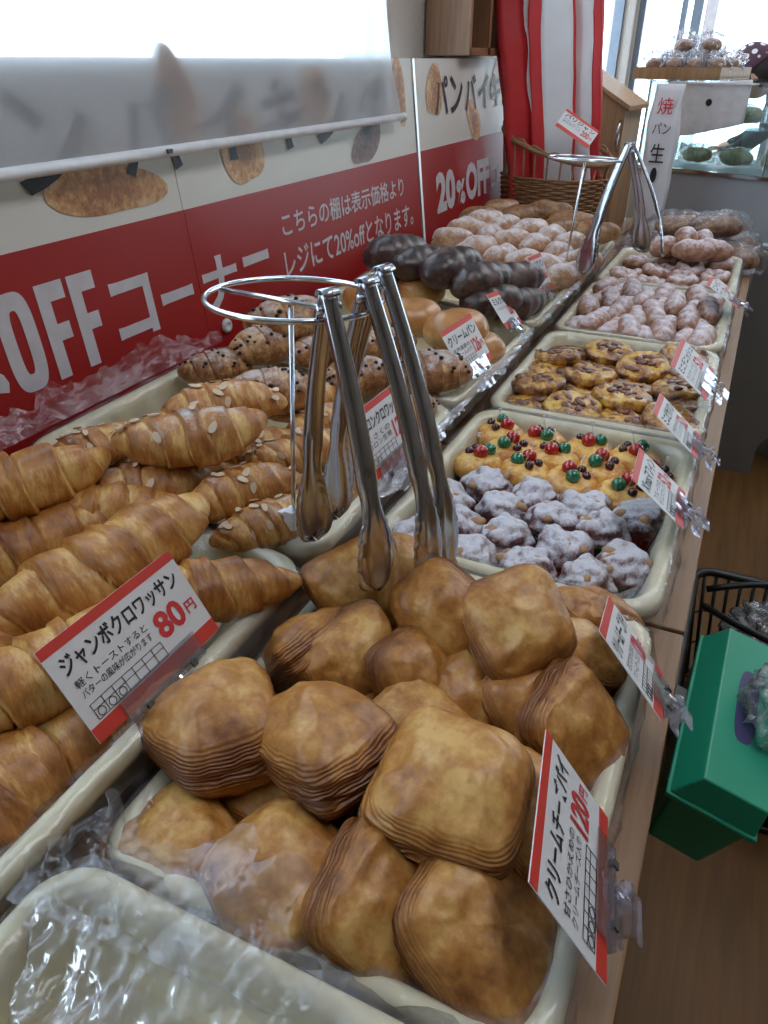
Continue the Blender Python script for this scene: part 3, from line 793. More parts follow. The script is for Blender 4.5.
for a, row in enumerate(rows):
    for b, (u, v) in enumerate(row):
        put('powdered_roll', POW[(a+b) % 3], M['powder'], u, v, .995+.012*a-.008*b, (r.uniform(-8, 8), r.uniform(-10, 10), 60+r.uniform(-30, 30)),
            f'white powdered roll, {ORD[b]} from the sign in the {("front", "middle", "rear")[a]} row behind the cocoa loaves', 'roll', 'white powdered rolls', 1.0)
BRN = [loaf_mesh(70+s, .15, .040, .8, 2.4, 1.0, .05, .005, .2, 26, 18) for s in range(2)]
for i, (u, v, z, lab) in enumerate(((478, 218, 1.02, 'farthest left, by the sign'), (500, 210, 1.02, 'second from the sign, at the back'), (524, 216, 1.01, 'third from the sign'), (548, 212, 1.02, 'fourth from the sign, below the basket'),
                                (572, 222, 1.0, 'fifth from the sign, below the basket'), (512, 224, .99, 'low in front, left'), (560, 230, .985, 'low in front, right'), (594, 232, .98, 'nearest the far tongs'))):
    put('brown_roll', BRN[i % 2], M['brown_roll'], u, v, z, (0, 0, r.uniform(10, 80)), 'plain brown roll before the basket, '+lab, 'roll', 'plain brown rolls', 1.0)

# ---- little muffins in paper cups
def cup_mesh():
    n = 40; loops = []
    for rr, z in ((.0215, 0), (.024, .010), (.0285, .026), (.027, .026), (.022, .012), (.020, .003)):
        loops.append([((rr+(.0009 if k % 2 else -.0009))*cos(2*PI*k/n), (rr+(.0009 if k % 2 else -.0009))*sin(2*PI*k/n), z) for k in range(n)])
    return loops_mesh(loops, True, True, False)
CUP = [cup_mesh(), cup_mesh()]; CUP[0].materials.append(M['cup_green']); CUP[1].materials.append(M['cup_red'])
def dome(seed, R, H, lump, nu=26, nv=30, bk=.4):
    def fn(u, th):
        la = -.5+(PI/2+.5)*u; rr = R*cos(la)**.75 if u < 1 else 0
        p = Vector((rr*cos(th), rr*sin(th), .026+H*max(-.25, sin(la))))
        q = p.copy(); n_ = nz(q, 60, seed)+.5*nz(q, 120, seed+2)
        p += Vector((cos(th)*cos(la), sin(th)*cos(la), sin(la)))*lump*n_
        return p, max(0, min(1, bk+.5*nz(q, 60, seed+3)-.25*(u > .6)))
    return loft(fn, nu, nv)
DOME = [dome(s, .0325, .020, .003) for s in range(3)]
for m in DOME: m.materials.append(M['muffin'])
MOUND = [dome(10+s, .0275, .023, .0062, 34, 40) for s in range(4)]
for m in MOUND: m.materials.append(M['mound'])
def ball_mesh(r_, n=14):
    return MB().ball((0, 0, 0), r_, n).mesh(True)
CH_R, CH_G, RAI = ball_mesh(.0090), ball_mesh(.0085), ball_mesh(.0055)
CH_R.materials.append(M['cherry_red']); CH_G.materials.append(M['cherry_green']); RAI.materials.append(M['raisin'])
NUT = MB().ball((0, 0, 0), .0075, 10, (1.3, .9, .7)).mesh(True); NUT.materials.append(M['nut'])
PICK = MB().tube([(0, 0, 0), (0, 0, .022)], .0007, 6).ball((0, 0, .022), .0026, 8).mesh(True); PICK.materials.append(M['acrylic'])
r = random.Random(11)
for row in range(7):
    nc = 4
    for c in range(nc):
        x = XC-.105+.070*c+r.uniform(-.004, .004)+(.016 if row % 2 else -.016); y = .726+.0565*row+r.uniform(-.004, .004); z = .8405+r.uniform(0, .002)
        fruit = row >= 4
        rown = ('nearest', 'second', 'third', 'fourth')[row] if not fruit else ('front', 'middle', 'back')[row-4]
        if fruit: lab = f'golden muffin with glazed cherries, {ORD[c]} from left in the {rown} row of cherry muffins'
        else: lab = f'sugar-powdered muffin, {ORD[c]} from left in the {rown} row of the muffin tray'
        t = empty('cherry_muffin' if fruit else 'powdered_muffin', (x, y, z), (RAD(r.uniform(-6, 6)), RAD(r.uniform(-6, 6)), r.uniform(0, 6.28)), label=lab, cat='muffin',
                  group='cherry muffins' if fruit else 'powdered muffins')
        t.scale = (1.26,)*3
        link('paper_cup', CUP[0 if r.random() < .7 else 1], None, t)
        if fruit:
            link('cake', DOME[(row+c) % 3], None, t)
            a = r.uniform(0, 6.28)
            link('red_cherry', CH_R, None, t, (.008*cos(a), .008*sin(a), .049))
            link('green_cherry', CH_G, None, t, (.011*cos(a+2.2), .011*sin(a+2.2), .048))
            for q in range(2): link('berry', RAI, None, t, (.014*cos(a+3.7+q*1.1), .014*sin(a+3.7+q*1.1), .046))
            link('pick', PICK, None, t, (-.006*cos(a), -.006*sin(a), .046), (.25, .1, a))
        else:
            link('sugared_topping', MOUND[(row*2+c) % 4], None, t)
            for q in range(3):
                a = r.uniform(0, 6.28); d = r.uniform(.012, .022)
                link('nut', NUT, None, t, (d*cos(a), d*sin(a), .046-d*.35), (r.uniform(-.5, .5), r.uniform(-.5, .5), a))

# ---- flat custard breads
def flat_mesh(seed, R=.043, H=.016):
    def fn(u, th):
        la = -PI/2+PI*u; rr = R*abs(cos(la))**.35
        rr *= 1+.10*nz((cos(th), sin(th), seed), 1.6)
        p = Vector((rr*cos(th), rr*sin(th), H*math.copysign(abs(sin(la))**.8, sin(la))))
        q = p.copy()
        if la > 0: p.z += .006*nz(q, 70, seed)+.004*nz(q, 130, seed+1)
        return p, max(0, min(1, .30+.9*nz(q, 45, seed+2)+.25*(abs(la) < .5)))
    return loft(fn, 26, 36)
FLAT = [flat_mesh(s*3.1, .051, .013) for s in range(4)]
def topping_mesh(seed):
    r_ = random.Random(seed); mb = MB()
    for q in range(11):
        a = r_.uniform(0, 6.28); d = r_.uniform(.002, .034)
        mb.ball((d*cos(a), d*sin(a), .013), r_.uniform(.004, .010), 8, (r_.uniform(.8, 1.7), r_.uniform(.7, 1.2), .42))
    m = mb.mesh(True); m.materials.append(M['flat_top']); return m
TOPS = [topping_mesh(s) for s in range(4)]
r = random.Random(21)
for row in range(5):
    for c in range(4):
        x = XC-.118+.079*c+r.uniform(-.008, .008); y = 1.200+.082*row+r.uniform(-.008, .008)
        t = empty('flat_bread', (x, y, .872+.014*((row+c) % 2)+r.uniform(0, .008)), (RAD(r.uniform(-2, 14)), RAD(r.uniform(-8, 8)), r.uniform(0, 6.28)),
                  label=f'flat custard bread with burnt topping, {ORD[c]} from left in the {("nearest", "second", "third", "fourth", "farthest")[row]} row of flat breads', cat='bread', group='flat custard breads')
        link('crust', FLAT[(row+c) % 4], M['flat'], t); link('topping', TOPS[(row*3+c) % 4], None, t, kind='stuff')

# ---- sugared doughnuts
TW = [loaf_mesh(80+s, .105, .0255, .95, 3.0, 2.0, .09, .0025, 1.0, 26, 16) for s in range(4)]
r = random.Random(31)
for row in range(4):
    for c in range(8):
        x = XC-.133+.0375*c+r.uniform(-.004, .004); y = 1.665+.108*row+r.uniform(-.02, .02)
        o = link('long_doughnut', TW[(row*3+c) % 4], M['twist'], None, (x, y, .882+.014*((c+row) % 2)+r.uniform(0, .006)), (RAD(r.uniform(-20, 20)), RAD(r.uniform(-20, 2)), PI/2+r.uniform(-.55, .45)),
             label=f'long sugared doughnut, {ORD[c]} from left in the {("nearest", "second", "third", "farthest")[row]} row of its tray', cat='doughnut', group='long sugared doughnuts')
def ring_mesh(seed):
    mb = MB(); n = 26
    pts = [Vector(((.026+.002*nz((k*.5, seed, 0)))*cos(2*PI*k/n), (.026+.002*nz((k*.5, seed, 3)))*sin(2*PI*k/n), .002*nz((k*.5, seed, 7)))) for k in range(n)]
    mb.tube(pts, [.0165+.0025*sin(5*2*PI*k/n+seed) for k in range(n)], 12, True)
    return mesh(mb.v, mb.f, True, [max(0, min(1, .4+.5*nz(v, 60, seed))) for v in mb.v])
RG = [ring_mesh(s*1.9) for s in range(3)]
for row in range(5):
    for c in range(4):
        x = XC-.112+.075*c+r.uniform(-.006, .006); y = 2.125+.079*row+r.uniform(-.006, .006)
        link('ring_doughnut', RG[(row+c) % 3], M['twist'], None, (x, y, .868+.014*(row+c) % .028), (RAD(r.uniform(0, 22)), RAD(r.uniform(-12, 12)), r.uniform(0, 6)),
             label=f'sugared ring doughnut, {ORD[c]} from left in the {("nearest", "second", "third", "fourth", "farthest")[row]} row of the farthest right tray', cat='doughnut', group='sugared ring doughnuts')
# heap of doughnuts piled in the farthest tray
HEAP = [loaf_mesh(90+s, .12, .034, .9, 2.4, 1.5, .08, .006, .8, 26, 16) for s in range(3)]
for i, (x, y, z, lab) in enumerate(((-.13, 2.36, .935, 'in front'), (-.21, 2.40, .93, 'at the left'), (-.16, 2.44, .955, 'topmost'), (-.08, 2.42, .93, 'at the right'), (-.12, 2.49, .94, 'at the back'))):
    link('plump_doughnut', HEAP[i % 3], M['twist'], None, (x, y, z), (0, RAD(r.uniform(-15, 15)), r.uniform(0, 3)), label='plump sugared doughnut heaped on the ring doughnuts, '+lab, cat='doughnut', group='heaped plump doughnuts')

# ---- wrapped loaves at the end of the right row
def wrapper_mesh(seed, L, R):
    def fn(u, th):
        t = 2*u-1; a = abs(t)
        rr = R*1.15*(max(.03, 1-a**3))**.5+(.012 if a > .9 else 0)
        p = Vector((t*L*.62, rr*cos(th)*1.1, rr*sin(th)))
        p += Vector((nz(p, 40, seed), nz(p, 40, seed+2), nz(p, 40, seed+4)))*.010
        p.z = max(p.z, -R*.82); return p, 0
    return loft(fn, 24, 22)
WB = [loaf_mesh(100+s, .17, .045, .75, 2.6, 1.0, .04, .004, .2, 24, 18) for s in range(2)]
WW = [wrapper_mesh(s*2, .17, .045) for s in range(2)]
for i, (x, y, z, a, lab) in enumerate(((-.27, 2.62, .872, .5, 'front left'), (-.14, 2.60, .872, .1, 'front middle'), (-.03, 2.62, .872, -.3, 'front right'), (-.28, 2.76, .872, .2, 'middle left'),
                                      (-.13, 2.76, .872, .4, 'middle'), (-.02, 2.80, .872, 1.2, 'at the table edge'), (-.30, 2.92, .872, .9, 'rear left'), (-.16, 2.94, .872, .1, 'rear middle'), (-.20, 2.70, .940, .3, 'on top, left'), (-.09, 2.72, .942, .7, 'on top, right'))):
    t = empty('wrapped_loaf', (x, y, z), (0, 0, a), label='brown loaf in clear wrapping beyond the doughnuts, '+lab, cat='loaf', group='wrapped loaves beyond the doughnuts')
    link('loaf', WB[i % 2], M['brown_roll'], t); link('wrapper', WW[i % 2], M['wrap'], t)

# ================================================================== PRICE CARDS
def price_card(x, y, z, w, h, phi, psi, title, price, lines, label, table_=True, rot=None, clip=True):
    t = empty('price_card', (x, y, z), label=label, cat='price card', group='red and white price cards')
    xv = Vector((sin(psi), cos(psi), 0)); n0 = Vector((-cos(psi), sin(psi), 0)); yv = n0*cos(phi)+Vector((0, 0, 1))*sin(phi)
    m = Matrix((xv, yv, xv.cross(yv))).transposed()
    if rot: m = m @ Matrix.Rotation(rot, 3, 'Z')
    t.rotation_euler = m.to_euler()
    MB().box((w/2, h/2, -.0004), (w, h, .0008)).build('card_sheet', M['white'], t)
    MB().box((w/2, h-.0045, .0002), (w, .009, .0004)).build('top_band', M['redprint'], t)
    MB().box((w/2, .0065, .0002), (w, .013, .0004)).build('bottom_band', M['redprint'], t)
    e = .0006
    letters(t, title, M['ink'], .06*w, h*.64, w*.88, h*.20, e, .022, 'title_lettering')
    letters(t, price, M['redink'], w*.64, h*.30, w*.22, h*.28, e, .03, 'price_lettering')
    letters(t, '円', M['redink'], w*.88, h*.34, w*.075, h*.13, e, .02, 'yen_sign')
    for i, s in enumerate(lines): letters(t, s, M['ink'], .07*w, h*(.50-.105*i), w*.52, h*.085, e, .004, 'small_lettering')
    if table_:
        mb = MB(); gx, gy, gw, gh = .07*w, h*.17, w*.54, h*.16
        for k in range(8): mb.box((gx+gw*k/7, gy+gh/2, e), (.0005, gh, .0003))
        for q in (0, .6, 1): mb.box((gx+gw/2, gy+gh*q, e), (gw, .0005, .0003))
        mb.build('ruled_grid', M['ink'], t)
        for k in range(3):
            MB().tube([(gx+gw*(k+.5)/7+.0035*cos(a*PI/6), gy+gh*.3+.0035*sin(a*PI/6), e) for a in range(12)], .0003, 5, True).build('circle_mark', M['ink'], t)
    if clip:
        hw = w*.62; hx = w*.20
        hb = MB(); hb.box((hx+hw/2, .006, .0022), (hw, .022, .0012)).box((hx+hw/2, .006, -.0026), (hw, .022, .0012)).box((hx+hw/2, -.006, 0), (hw, .0035, .006))
        hd = hb.build('clear_holder', M['acrylic'], t)
        for q in (.22, .82): MB().box((hx+hw*q, -.006, .0035), (.006, .006, .002)).build('catch', M['clip_grey'], hd)
        cb = MB()
        cb.tube([(hx+hw*.6, -.006, 0), (hx+hw*.6, -.014, .003), (hx+hw*.6, -.022, .001)], .0045, 8)
        cb.ball((hx+hw*.66, -.016, .006), .0065, 10)
        cb.box((hx+hw*.5, -.023, .0), (.035, .003, .014)).box((hx+hw*.5, -.029, .007), (.035, .012, .002)).box((hx+hw*.5, -.029, -.007), (.035, .012, .002))
        cb.build('clip', M['acrylic'], t)
    return t
price_card(-.369, .267, .945, .152, .088, 1.02, .011, 'ジャンボクロワッサン', '80', ['軽くトーストすると', 'バターの風味が広がります'], 'price card reading 80 yen on the croissant tray')
price_card(.023, .268, .922, .127, .092, .941, -.22, 'クリームチーズパイ', '120', ['甘さひかえめの', 'クリームチーズ入り'], 'price card reading 120 yen at the front right of the pie tray', rot=-.088)
price_card(.026, .503, .920, .120, .092, .853, -.40, 'クリームチーズパイ', '120', ['甘さひかえめの', 'クリームチーズ入り'], 'steeply slanted price card on the far half of the pie tray rim, turned almost edge-on', rot=-.50)
price_card(.008, .814, .928, .122, .085, .661, -.22, "X'masマフィン", '52', ['フルーツの', 'せミニマフィン'], 'price card on the right rim of the muffin tray, over the powdered muffins', rot=-.207)
price_card(.006, 1.003, .931, .128, .090, .692, -.21, 'ミニピザパン', '52', ['かぼちゃの', 'ミニパンです'], 'price card at the far right corner of the muffin tray', rot=-.245)
price_card(-.001, 1.231, .930, .150, .082, .665, .007, 'ミニデニッシュ', '52', ['カスタードと', 'フルーツ入り'], 'price card on the right rim of the flat bread tray')
price_card(.015, 1.815, .931, .125, .085, .541, -.15, 'ミニドーナツ', '52', ['砂糖をまぶした', 'ドーナツです'], 'price card on the right rim beside the long doughnuts', rot=-.185)
price_card(-.368, 1.098, .950, .122, .088, .99, .077, 'クリームパン', '126', ['北海道産の', 'クリーム入り'], 'price card reading 126 yen in front of the glazed buns')
price_card(-.352, .715, .950, .145, .090, 1.2, .02, 'マカロンクロワッサン', '126', ['さくさくの', 'マカロン生地'], 'price card on the almond croissant tray, seen between the tong arms')
price_card(-.384, 1.385, .952, .092, .078, .876, -.045, 'ミルクパン', '126', ['ふんわり'], 'small price card by the glazed buns, nearer of the two before the cocoa loaves', False, rot=-.155)
price_card(-.388, 1.657, .953, .10, .085, 1.062, -.012, 'ココアパン', '126', ['ココア生地'], 'small price card at the farthest cocoa loaves, before the powdered rolls', False, rot=-.09)
price_card(-.633, 2.640, 1.222, .127, .073, .91, 1.01, 'パリジャン', '200', ['フランスパン', '皮はぱりっと'], 'price card leaning on the bread bags above the wicker basket', False, rot=-.673, clip=False)

# ================================================================== TONGS AND THEIR STANDS
def stand(loc, rotz, label):
    t = empty('tong_stand', loc, (0, 0, rotz), label=label, cat='tong stand', group='chrome tong stands')
    R = .083; n = 48
    MB().tube([(-.027+.027+0+R*cos(2*PI*k/n), R*sin(2*PI*k/n), .375+.004*cos(2*PI*k/n+2)) for k in range(n)], .0028, 8, True).build('ring', M['chrome'], t, True)
    MB().tube([(-R, 0, .374), (.052, -.016, .374)], .0026, 8).build('cross_bar', M['chrome'], t, True)
    MB().tube([(-.026, 0, .0), (.0, -.006, .372)], .0026, 10).build('rod', M['chrome'], t, True)
    cl = MB(); cl.box((-.020, -.001, .125), (.013, .016, .024)).box((-.031, -.001, .118), (.010, .012, .012)).box((-.031, -.001, .131), (.010, .012, .004))
    cl.build('clamp', M['white_plastic'], t, bevel=.001)
    return t
def tong(apex, oe, ie, label, group='serving tongs hung on the near stand', wf=1.0):
    """two channelled arms joined by a sprung head; the tong straddles the ring"""
    A = Vector(apex); t = empty('tongs', A, label=label, cat='tongs', group=group)
    O, I = Vector(oe)-A, Vector(ie)-A
    side = O.cross(I).normalized()       # width direction of the arms
    mid = (O.normalized()+I.normalized()).normalized(); opn = (O-I); opn -= mid*opn.dot(mid); opn.normalize()
    for e, sg in ((O, 1), (I, -1)):
        L = e.length; d = e.normalized(); nrm = opn*sg; nrm = (nrm-d*nrm.dot(d)).normalized()
        n = 60; vs = []; m = 9
        for i in range(n+1):
            s = i/n
            p = e*s+nrm*(.006*(1-s)+.010*sin(PI*min(1, s*1.05)))
            if s < .60: w = .0085+.0035*s/.6; dep = .0065
            elif s < .72: q = (s-.60)/.12; w = .012-.002*sin(q*PI)+.001*q; dep = .0065-.002*q
            else:
                q = (s-.72)/.28; w = .0125+.0085*sin(min(1, q*1.5)*PI*.5); dep = .0045+.003*q
                if q > .80: w *= math.sqrt(max(0, 1-((q-.80)/.20)**2))*.94+.06
                elif q > .1: w += .0022*abs(sin(q*PI*5.5))
                p -= nrm*(.006*q*q)
            for j in range(m):
                a = -1+2*j/(m-1)
                edge = abs(a)**3
                rib = .0018*math.exp(-(a/.25)**2) if s > .56 else 0
                vs.append(p+side*(w*wf*a)-nrm*(dep*edge)-nrm*rib)
        fs = [[i*m+j, i*m+j+1, (i+1)*m+j+1, (i+1)*m+j] for i in range(n) for j in range(m-1)]
        o = link('arm', mesh(vs, fs), M['steel'], t)
        sm = o.modifiers.new('sheet', 'SOLIDIFY'); sm.thickness = .0011; sm.offset = 0
    # sprung head bridging the arms
    vs = []; n = 12
    for i in range(n+1):
        a = PI*i/n; c = opn*(.0075*cos(a))-mid*(.006*sin(a))+mid*.001
        for b in (-1, 1): vs.append(c+side*(.0085*b))
    o = link('head', mesh(vs, [[2*i, 2*i+1, 2*i+3, 2*i+2] for i in range(n)]), M['steel'], t)
    sm = o.modifiers.new('sheet', 'SOLIDIFY'); sm.thickness = .0012
    MB().tube([-side*.0105+mid*.012, side*.0105+mid*.012], .0028, 10).build('pivot', M['chrome'], t, True)
    for b in (-1, 1):
        MB().lathe([(0, 0), (.004, 0), (.0035, .0016), (0, .002)], 12).build('rivet', M['chrome'], t, True, loc=side*(b*.0105)+mid*.012, rot=(side*b).to_track_quat('Z', 'Y').to_euler())
    return t
stand((-.375, .6, .833), 0, 'chrome tong stand clamped in the corner behind the jumbo croissant tray')
tong((-.309, .548, 1.232), (-.243, .520, .958), (-.358, .575, .962), 'steel tongs in front, nearest the ring, paddles over the pie pile')
tong((-.289, .583, 1.236), (-.203, .566, .955), (-.353, .612, .970), 'middle steel tongs on the near stand, with paddle over the upright pie')
tong((-.287, .612, 1.240), (-.196, .596, .952), (-.365, .640, .975), 'hindmost steel tongs on the near stand, half covered by the middle tongs')
stand((-.372, 1.88, .833), .05, 'chrome tong stand between the powdered rolls and the doughnuts')
tong((-.283, 1.89, 1.238), (-.338, 1.80, .975), (-.222, 1.99, 1.00), 'left steel tongs on the far stand, spread open', 'serving tongs hung on the far stand', 1.25)
tong((-.280, 1.915, 1.238), (-.160, 1.91, 1.01), (-.330, 1.89, .985), 'right steel tongs on the far stand, arms reaching to the right', 'serving tongs hung on the far stand', 1.25)

# ================================================================== GREEN BAG DISPENSER on the table side
gb = empty('bag_dispenser', (.058, .628, .70), (0, RAD(14), RAD(-2)), label='green plastic dispenser box of clear bags hung on the table edge', cat='box')
def frustum(mb, z0, x0, x1, y0, y1, z1, X0, X1, Y0, Y1):
    vs = [(x0, y0, z0), (x1, y0, z0), (x1, y1, z0), (x0, y1, z0), (X0, Y0, z1), (X1, Y0, z1), (X1, Y1, z1), (X0, Y1, z1)]
    return mb.add(vs, [[3, 2, 1, 0], [4, 5, 6, 7], [0, 1, 5, 4], [1, 2, 6, 5], [2, 3, 7, 6], [3, 0, 4, 7]])
frustum(MB(), -.10, .016, .080, .016, .277, -.004, .004, .093, .003, .290).build('body', M['green'], gb, bevel=.004)
MB().box((.0485, .1465, -.002), (.103, .299, .008)).build('lid_rim', M['green'], gb, bevel=.002)
ld = frustum(MB(), .002, 0, .097, 0, .293, .040, .021, .092, .006, .287).build('lid', M['green'], gb, bevel=.002)
M['slot'] = plain('violet_slot_lining', (.06, .045, .16), .4)
MB().add([Vector((.056+.013*math.copysign(abs(cos(a))**.6, cos(a)), .150+.065*math.copysign(abs(sin(a))**.6, sin(a)), .0406)) for a in [2*PI*k/32 for k in range(32)]], [list(range(32))]).build('slot', M['slot'], ld)
def crumple(seed, sx, sy, sz, amp, nu=30, nv=40):
    def fn(u, th):
        la = -PI/2+PI*u; p = Vector((sx*cos(la)*cos(th), sy*cos(la)*sin(th), sz*sin(la)))
        q = p.normalized() if p.length else p
        p += q*amp*(abs(nz(p, 45, seed))*1.6+.8*nz(p, 90, seed+2)); return p, 0
    return loft(fn, nu, nv)
link('plastic_bag', crumple(3, .026, .058, .030, .018), M['bagfilm'], gb, (.078, .150, .060), (0, 0, .1))
MB().box((-.008, .15, -.02), (.018, .06, .03)).build('hanger', M['clip_grey'], gb)

# ================================================================== SHOPPING BASKET on the floor
sb = empty('shopping_basket', (.30, 1.46, 0), label='black plastic shopping basket with shopping in it, on the floor beyond the green box', cat='basket')
BW, BL_, BHt = .46, .52, .30
def rim_at(z):
    k = z/BHt; return (BW-.07+.07*k, BL_-.07+.07*k)
for z, th in ((.012, .012), (.10, .006), (.19, .006), (BHt, .022)):
    w, l = rim_at(z); n = rrect(w, l, .05, 5)
    m_ = MB().tube([(x, y, z) for x, y in n], th/2, 6, True); m_.build('hoop' if z < BHt else 'rim', M['black'], sb, True)
MB().box((0, 0, .006), (BW-.09, BL_-.09, .008)).build('base', M['black'], sb)
b0 = rrect(BW-.07, BL_-.07, .05, 5); b1_ = rrect(BW, BL_, .05, 5)
def along(pts, n):
    out = []; m = len(pts); seg = [(Vector(pts[(i+1) % m])-Vector(pts[i])).length for i in range(m)]; T = sum(seg)
    for k in range(n):
        d = T*k/n; i = 0
        while d > seg[i]: d -= seg[i]; i += 1
        out.append(Vector(pts[i]).lerp(Vector(pts[(i+1) % m]), d/seg[i]))
    return out
for p, q in zip(along(b0, 64), along(b1_, 64)):
    MB().tube([(p.x, p.y, .012), (q.x, q.y, BHt)], .0045, 5).build('slat', M['black'], sb, True)
MB().tube([(-.20+.40*k/12, .17+.03*sin(PI*k/12), .305+.045*sin(PI*k/12)) for k in range(13)], .008, 8).build('handle', M['black'], sb, True)
MB().tube([(-.20+.40*k/12, .10-.12*sin(PI*k/12), .305+.03*sin(PI*k/12)) for k in range(13)], .008, 8).build('handle', M['black'], sb, True)
M['red_pack'] = plain('red_package', (.26, .02, .012), .35, 20, .2); M['dark_pack'] = plain('dark_package', (.03, .03, .025), .3, 30, .5); M['yellow_pack'] = plain('yellow_package', (.42, .32, .05), .35)
link('grocery_pack', crumple(11, .09, .06, .05, .03), M['red_pack'], None, (.21, 1.42, .21), label='red grocery pack in the shopping basket, nearest the table', cat='package', group='groceries in the shopping basket')
link('grocery_pack', crumple(12, .11, .13, .08, .03), M['dark_pack'], None, (.37, 1.40, .20), label='large dark grocery pack in the shopping basket', cat='package', group='groceries in the shopping basket')
link('grocery_pack', crumple(13, .06, .05, .04, .02), M['yellow_pack'], None, (.42, 1.47, .30), label='small yellow pack on the dark one in the shopping basket', cat='package', group='groceries in the shopping basket')
link('grocery_bag', crumple(14, .06, .06, .05, .03), M['bagfilm'], None, (.24, 1.55, .28), label='clear crumpled bag in the shopping basket', cat='bag', group='groceries in the shopping basket')
link('grocery_pack', crumple(15, .15, .19, .055, .02), M['dark_pack'], None, (.30, 1.44, .075), label='flat dark pack on the bottom of the shopping basket', cat='package', group='groceries in the shopping basket')

# ================================================================== GREY SIDE COUNTER (arched panel)
sc = empty('partition_panel', (.05, 2.95, 0), label='grey partition panel with an arched foot, right of the far table', cat='panel')
out = [(0, 0), (.165, 0)]
for k in range(9):
    a = RAD(180-90*k/8); out.append((.245+.08*cos(a), .10+.08*sin(a)))
out += [(.75, .18)]
for k in range(9):
    a = RAD(90-90*k/8); out.append((.77+.08*cos(a), .10+.08*sin(a)))
out += [(.85, 0), (1.02, 0), (1.02, .845), (0, .845)]
n = len(out); pv = [(x, 0, z) for x, z in out]+[(x, .03, z) for x, z in out]
MB().add(pv, [list(range(n)), list(range(n, 2*n))[::-1]]+[[k, n+k, n+(k+1) % n, (k+1) % n] for k in range(n)]).build('panel', M['grey_panel'], sc)
MB().box((.51, .02, .850), (1.03, .05, .014)).build('top', M['case_grey'], sc, bevel=.003)

# ================================================================== WICKER BASKET with bread bags
wb = empty('wicker_basket', (-.66, 2.80, .8305), (0, 0, -.15), label='wicker basket holding tall bread bags at the end of the left row', cat='basket')
def ell(th, k=1.0): return Vector((.185*k*cos(th), .115*k*sin(th), 0))
nst = 26
def rimz(th): return .275+.10*(.5-.5*cos(th))+.02*sin(th)
for k in range(nst):
    th = 2*PI*k/nst
    pts = [ell(th, .88+.16*q)+Vector((0, 0, .004+(rimz(th)-.004)*q)) for q in (0, .25, .5, .75, 1)]
    MB().tube(pts, .0032, 6).build('stake', M['wicker'], wb, True)
for i in range(15):
    z = .115+i*.0078
    pts = []
    for k in range(104):
        th = 2*PI*k/104; q = z/.27
        pts.append(ell(th, .88+.16*q+.028*cos(nst/2*th+PI*i))+Vector((0, 0, z)))
    MB().tube(pts, .0042, 6, True).build('strand', M['wicker'], wb, True)
MB().tube([ell(2*PI*k/60, 1.05)+Vector((0, 0, rimz(2*PI*k/60))) for k in range(60)], .0085, 8, True).build('rim', M['wicker'], wb, True)
MB().tube([ell(2*PI*k/60, 1.05)+Vector((.004*cos(9*2*PI*k/60), .004*sin(9*2*PI*k/60), rimz(2*PI*k/60)+.006*sin(18*2*PI*k/60)+.009)) for k in range(60)], .004, 6, True).build('rim_binding', M['wicker'], wb, True)
base = MB(); base.add([ell(2*PI*k/40, .9)+Vector((0, 0, .006)) for k in range(40)]+[ell(2*PI*k/40, .9) for k in range(40)], [list(range(40)), list(range(40, 80))[::-1]]+[[k, 40+k, 40+(k+1) % 40, (k+1) % 40] for k in range(40)])
base.build('base', M['wicker'], wb)
def bread_bag(loc, rot, w, d, h, label, seed, red=(.12, .12), gus='paper_red'):
    t = empty('bread_bag', loc, rot, label=label, cat='bag', group='red and white bread bags')
    def sheet(pts2, name, mat):
        nz_ = 22; vs = []; m = len(pts2)
        for j in range(nz_+1):
            z = h*j/nz_; pin = 1-.55*max(0, (j/nz_-.72)/.28)
            for (x, y) in pts2:
                p = Vector((x, y*pin, z)); p += Vector((nz(p, 9, seed), nz(p, 9, seed+3), 0))*.012*(j/nz_+.15); vs.append(p)
        o = link(name, mesh(vs, [[j*m+i, j*m+i+1, (j+1)*m+i+1, (j+1)*m+i] for j in range(nz_) for i in range(m-1)]), mat, t)
        s_ = o.modifiers.new('paper', 'SOLIDIFY'); s_.thickness = .0008
    L = lambda a, b, k=7: [(a[0]+(b[0]-a[0])*i/k, a[1]+(b[1]-a[1])*i/k) for i in range(k+1)]
    a_, b_ = -w/2+w*red[0], w/2-w*red[1]
    if red[0] > 0: sheet(L((-w/2, -d/2), (a_, -d/2), 4), 'red_stripe', M['paper_red'])
    sheet(L((a_, -d/2), (b_, -d/2)), 'front', M['paper_white']); sheet(L((-w/2, d/2), (w/2, d/2)), 'back', M['paper_white'])
    if red[1] > 0: sheet(L((b_, -d/2), (w/2, -d/2), 4), 'red_stripe', M['paper_red'])
    sheet([(-w/2, -d/2), (-w/2+.012, 0), (-w/2, d/2)], 'side_gusset', M[gus]); sheet([(w/2, -d/2), (w/2-.012, 0), (w/2, d/2)], 'side_gusset', M[gus])
    return t
bread_bag((-.715, 2.765, .842), (RAD(-3), RAD(-9), .45), .110, .05, .80, 'mostly red bread bag at the left of the basket', 1, (.75, 0))
bread_bag((-.625, 2.77, .842), (RAD(-2), RAD(-7), .25), .140, .05, .86, 'broad white bread bag with a red left edge, in the middle of the basket', 4, (.28, .06))
bread_bag((-.535, 2.81, .842), (RAD(-2), RAD(-7), .10), .110, .05, .84, 'white bread bag with a red right edge, at the right of the basket', 7, (.08, .24))
bread_bag((-.67, 2.865, .842), (RAD(0), RAD(-9), .30), .100, .045, .80, 'red-sided bread bag at the back of the basket', 9, (.2, .2))

